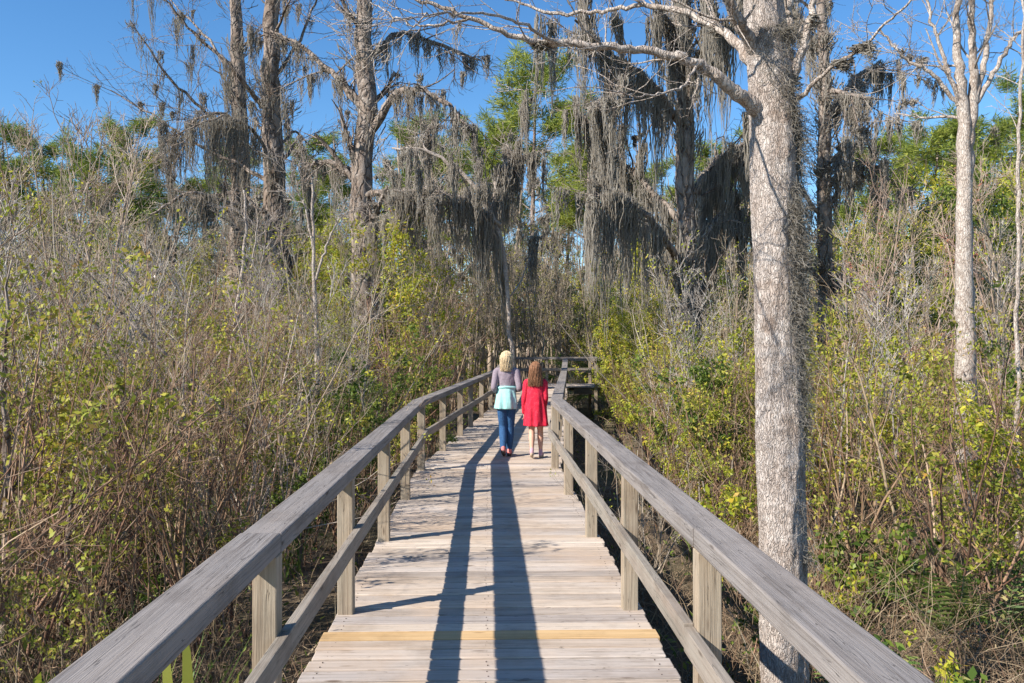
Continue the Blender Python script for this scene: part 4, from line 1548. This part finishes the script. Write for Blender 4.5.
def child(px, Yf, label, H, J, build_clothes, hairc, hair_len, hair_w, heading):
    r = empty("person", (P(px, 400, Yf)[0], Yf, 0.0))
    r.rotation_euler = (0, 0, heading)
    r.scale = (.91, .96, 1)
    tag(r, label, "person")
    s = H / 1.42
    skin_m, nt, b = newmat("skin")
    b.inputs["Base Color"].default_value = (.62, .36, .26, 1)
    b.inputs["Roughness"].default_value = .55
    b.inputs["Subsurface Weight"].default_value = .08
    b.inputs["Subsurface Radius"].default_value = (.02, .01, .006)
    sb = Solid()
    hz = H - .115 * s
    sh = J['sh']
    hip = J['hip']
    # trunk and neck
    sb.rings([(0, 0, hip - .06, .085 * s, .07 * s), (0, 0, hip, .115 * s, .085 * s), (0, 0, hip + .09, .105 * s, .08 * s), (0, 0, hip + .2, .098 * s, .072 * s),
              (0, 0, hip + .32, .118 * s, .078 * s), (0, 0, sh - .03, .125 * s, .072 * s), (0, 0, sh + .02, .08 * s, .055 * s)])
    sb.limb([(0, -.005, sh - .03), (0, 0, sh + .05), (0, .01, hz - .05)], [.05 * s, .04 * s, .042 * s])
    # head: skull, jaw, nose, ears
    sb.ball((0, 0, hz + .018 * s), (.076 * s, .090 * s, .094 * s))
    sb.limb([(0, .03 * s, hz - .01), (0, .052 * s, hz - .072 * s)], [.062 * s, .034 * s])
    sb.limb([(0, .088 * s, hz + .01), (0, .104 * s, hz - .018 * s)], [.009 * s, .013 * s], 3, 8)
    for q in (-1, 1):
        sb.ball((q * .078 * s, -.002, hz - .006), (.009, .02, .030), 7, 10)
        A = J['armL'] if q < 0 else J['armR']
        sb.limb([(q * .10 * s, 0, sh - .03)] + A, [.046 * s, .046 * s, .034 * s, .022 * s], 6)
        L = J['legL'] if q < 0 else J['legR']
        hp, kn, an, toe, heel = [Vector(v) for v in L]
        sb.limb([hp, hp.lerp(kn, .5), kn, kn.lerp(an, .35), kn.lerp(an, .8), an], [.078 * s, .068 * s, .048 * s, .052 * s, .034 * s, .031 * s], 5)
        sb.limb([heel, an.lerp(toe, .45), toe], [.028 * s, .030 * s, .024 * s], 4)
    for q, key in ((-1, 'armL'), (1, 'armR')):
        wv = Vector(J[key][2])
        el = Vector(J[key][1])
        d = (wv - el).normalized()
        side = Vector((0, 1, 0)).cross(d) if abs(d.z) > .7 else Vector((1, 0, 0))
        if abs(d.z) > .7:
            side = Vector((0, -1, 0))
        hand(sb, wv, d, side, -q * (.6 if abs(d.z) > .7 else -.6), .82 * s)
    body = sb.skin("body", skin_m, r, .0042, 3)
    # face
    eye_m, nt, b = newmat("eye")
    b.inputs["Base Color"].default_value = (.05, .04, .035, 1)
    lip_m, nt, b = newmat("lip")
    b.inputs["Base Color"].default_value = (.5, .17, .15, 1)
    for q in (-1, 1):
        e = Solid().ball((q * .030 * s, .077 * s, hz + .008 * s), (.012, .010, .008), 7, 10)
        link(bpy.data.objects.new("eye", e.mesh("eye", eye_m)), body)
    e = Solid().limb([(-.02 * s, .083 * s, hz - .052 * s), (0, .089 * s, hz - .054 * s), (.02 * s, .083 * s, hz - .052 * s)], [.004, .006, .004], 3, 8)
    link(bpy.data.objects.new("mouth", e.mesh("mouth", lip_m)), body)
    build_clothes(r, s, J, hz)
    # hair: a fitted cap and many long strands over it
    hm = island_mat("hair_tone", [(0, [c * .55 for c in hairc]), (.5, hairc), (1, [min(1, c * 1.35) for c in hairc])], .5)
    hc = Solid()
    hc.ball((0, -.012 * s, hz + .026 * s), (.083 * s, .094 * s, .094 * s))
    zb = hz - hair_len
    hc.rings([(0, -.040 * s, zb + .035, hair_w * .62, .022), (0, -.048 * s, zb + .07, hair_w * .78, .034), (0, -.046 * s, (zb + hz) / 2 + .01, hair_w * .82, .046),
              (0, -.03 * s, hz, .086 * s, .070 * s)], 28, lambda A, z: .05 * np.sin(A * 9 + z * 12) + .03 * np.sin(A * 17))
    ho = hc.skin("hair", hm, r, .006, 3)
    st = MB()
    n = 1500
    a = rng.uniform(math.pi * .93, math.pi * 2.07, n)      # sides and back of the head
    front = rng.uniform(0, 1, n)
    K = 10
    p = np.zeros((n, K, 3))
    hw = hair_w
    for k in range(K):
        f = k / (K - 1)
        if f < .42:
            th = (1 - f / .42) * math.pi / 2 * .96 + .0
            rx = .090 * s * math.cos(th)
            ry = .100 * s * math.cos(th)
            z = hz + .028 * s + .099 * s * math.sin(th)
            x_, y_ = rx * np.cos(a), ry * np.sin(a) - .012 * s
            p[:, k] = np.stack([x_, y_, np.full(n, z)], 1)
        else:
            g = (f - .42) / .58
            z = hz + .028 * s - g * (hair_len + .028 * s) * (1 + .38 * (front - .6))
            wx = .090 * s * (1 - g) + hw * g
            wy = .100 * s * (1 - g) + .062 * g
            p[:, k] = np.stack([wx * np.cos(a), wy * np.sin(a) - .012 * s - .028 * s * g, z], 1)
        p[:, k] += rng.normal(0, .0018 + .003 * f, (n, 3))
    wob = rng.uniform(0, 6.28, n)
    lock = np.floor(a * 9)                         # strands fall in locks that wave together
    for k in range(K):
        p[:, k, 0] += .011 * (k / K) * np.sin(lock * 2.4 + k * 1.15) + .003 * np.sin(wob + k * 1.3)
        p[:, k, 1] -= .010 * (k / K) * (1 + np.sin(lock * 1.7 + k * .9))
    st.tubes(p, rng.uniform(.0015, .0034, n)[:, None] * np.linspace(1, .5, K)[None], 3)
    st.obj("strands", hm, ho)
    return r


def shoe(r, an, toe, heel, s, mat, solem):
    an, toe, heel = map(Vector, (an, toe, heel))
    f = (toe - heel).normalized()
    up = Vector((1, 0, 0)).cross(f).normalized()
    sh = Solid()
    tip = toe + f * .015 + up * .006
    sh.limb([heel + up * .022, (heel + toe) / 2 + up * .022, tip + up * .008], [.034 * s, .035 * s, .029 * s], 5)
    sh.limb([heel + up * .028 + f * .006, an + up * .02 + Vector((0, 0, .012))], [.033 * s, .034 * s], 4)
    so = sh.skin("shoe", mat, r, .005, 3)
    sl = Solid()
    sl.limb([heel - up * .002 - f * .01, (heel + toe) / 2 - up * .002, tip - up * .004], [.030 * s, .031 * s, .028 * s], 5)
    o = sl.obj("sole", solem, so)
    return so


def clothes_older(r, s, J, hz):
    hip, sh = J['hip'], J['sh']
    sweater = cloth("mauve_knit", (.29, .235, .27), None, .25, 60)
    aqua = cloth("aqua_fabric", (.36, .66, .62), None, .12, 25)
    denim = cloth("blue_denim", (.035, .105, .24), None, .35, 45)
    shoe_m = cloth("coral_shoe", (.72, .24, .22))
    sole = cloth("dark_sole", (.10, .07, .06))
    t = Solid()
    t.rings([(0, 0, hip + .16, .125, .092), (0, 0, hip + .22, .122, .090), (0, 0, hip + .32, .132, .094), (0, 0, sh - .06, .146, .092), (0, 0, sh - .01, .135, .078), (0, 0, sh + .03, .075, .058)],
            36, lambda A, z: .035 * np.sin(A * 5 + z * 22) + .022 * np.sin(A * 9 - z * 35))
    for q, k in ((-1, 'armL'), (1, 'armR')):
        a, b, c = [Vector(v) for v in J[k]]
        t.limb([(q * .09, 0, sh - .03), a, a.lerp(b, .5), b, b.lerp(c, .5), b.lerp(c, .93)], [.055, .056, .051, .046, .040, .034], 6)
    t.skin("sweater", sweater, r, .0055, 2)
    j = Solid()
    j.rings([(0, 0, hip - .005, .085, .07), (0, 0, hip + .05, .122, .10), (0, 0, hip + .12, .122, .095), (0, 0, hip + .19, .112, .085)])
    for k in ('legL', 'legR'):
        hp, kn, an = [Vector(v) for v in J[k][:3]]
        j.limb([hp + Vector((0, 0, .03)), hp.lerp(kn, .4), kn, kn.lerp(an, .4), kn.lerp(an, .88)], [.082, .077, .060, .060, .046], 6)
    j.skin("jeans", denim, r, .0055, 2)
    w_ = Solid()
    fold = lambda A, z: (.075 * np.sin(A * 7 + 1.2 + z * 4) + .05 * np.sin(A * 11 + z * 9)) * min(1, max(0, (hip + .22 - z) / .2)) + .008 * np.sin(A * 3)
    w_.rings([(-.008, -.012, hip - .085, .166, .142), (-.006, -.012, hip - .06, .168, .144), (0, -.012, hip, .162, .142), (0, -.01, hip + .08, .152, .132), (0, -.006, hip + .15, .142, .114), (0, 0, hip + .20, .134, .100), (0, 0, hip + .225, .128, .096)],
             48, fold)
    w_.limb([(.10, .06, hip + .20), (.02, .11, hip + .19), (-.02, .13, hip + .10), (-.04, .13, hip - .02)], [.024, .026, .024, .02])
    w_.limb([(-.10, .06, hip + .20), (-.02, .11, hip + .19), (.03, .135, hip + .08), (.05, .135, hip - .05)], [.024, .026, .024, .02])
    # rolled band knotted round the waist
    A = np.linspace(0, 2 * np.pi, 28)
    w_.limb([(.138 * math.cos(x), .104 * math.sin(x), hip + .205 + .008 * math.sin(3 * x)) for x in A], [.017] * 28, 2, 10)
    w_.skin("tied_jacket", aqua, r, .0055, 1)
    for k in ('legL', 'legR'):
        shoe(r, *J[k][2:], s, shoe_m, sole)


def clothes_younger(r, s, J, hz):
    hip, sh = J['hip'], J['sh']
    red = cloth("red_dotted_cotton", (.66, .02, .05), (.70, .10, .13), .2, 40)
    shoe_m = cloth("pink_shoe", (.60, .36, .42))
    sole = cloth("tan_sole", (.50, .38, .28))
    t = Solid()
    fold = lambda A, z: (.085 * np.sin(A * 8 + .5 + .8 * np.sin(z * 7)) + .04 * np.sin(A * 13 + z * 6)) * min(1, max(0, (sh - .12 - z) / .35)) + .018 * np.sin(A * 4 + z * 20)
    t.rings([(.01, -.005, .435, .172, .146), (.01, -.005, .455, .172, .146), (.008, 0, .52, .168, .138), (.004, 0, hip + .06, .150, .118), (0, 0, hip + .2, .134, .10), (0, 0, sh - .12, .128, .088),
             (0, 0, sh - .04, .134, .084), (0, 0, sh, .122, .072), (0, 0, sh + .03, .068, .052)], 56, fold)
    for q, k in ((-1, 'armL'), (1, 'armR')):
        a, b, c = [Vector(v) for v in J[k]]
        t.limb([(q * .085, 0, sh - .03), a, a.lerp(b, .5), b, b.lerp(c, .5), b.lerp(c, .94)], [.050, .052, .044, .040, .035, .031], 6)
    t.skin("dress", red, r, .0055, 1)
    for k in ('legL', 'legR'):
        shoe(r, *J[k][2:], s, shoe_m, sole)


J1 = dict(sh=1.185, hip=.735,
          armL=[(-.150, -.005, 1.15), (-.185, -.075, .93), (-.150, .10, .86)],
          armR=[(.150, -.005, 1.15), (.200, -.065, .93), (.150, .12, .90)],
          legL=[(-.066, 0, .72), (-.058, .055, .40), (-.040, -.115, .105), (-.04, .015, .030), (-.04, -.145, .078)],
          legR=[(.062, 0, .72), (.052, .085, .40), (.035, .085, .075), (.038, .215, .020), (.035, .055, .022)])
child(506.5, 11.95, "child with blonde hair, grey mauve sweater, aqua jacket tied round the waist and blue jeans", 1.42, J1, clothes_older, (.70, .55, .35), .125, .078, -R(5.4))
J2 = dict(sh=1.045, hip=.66,
          armL=[(-.132, 0, 1.01), (-.168, -.01, .79), (-.172, .06, .60)],
          armR=[(.132, 0, 1.01), (.150, -.03, .80), (.125, .09, .64)],
          legL=[(-.058, 0, .64), (-.055, .03, .37), (-.052, -.085, .095), (-.055, .045, .028), (-.052, -.112, .066)],
          legR=[(.058, 0, .64), (.068, .075, .37), (.075, .075, .075), (.095, .185, .020), (.075, .045, .022)])
child(535.5, 11.75, "child with long brown hair in a red long sleeved dress, bare legs and pink shoes", 1.28, J2, clothes_younger, (.30, .15, .08), .185, .100, -R(4))
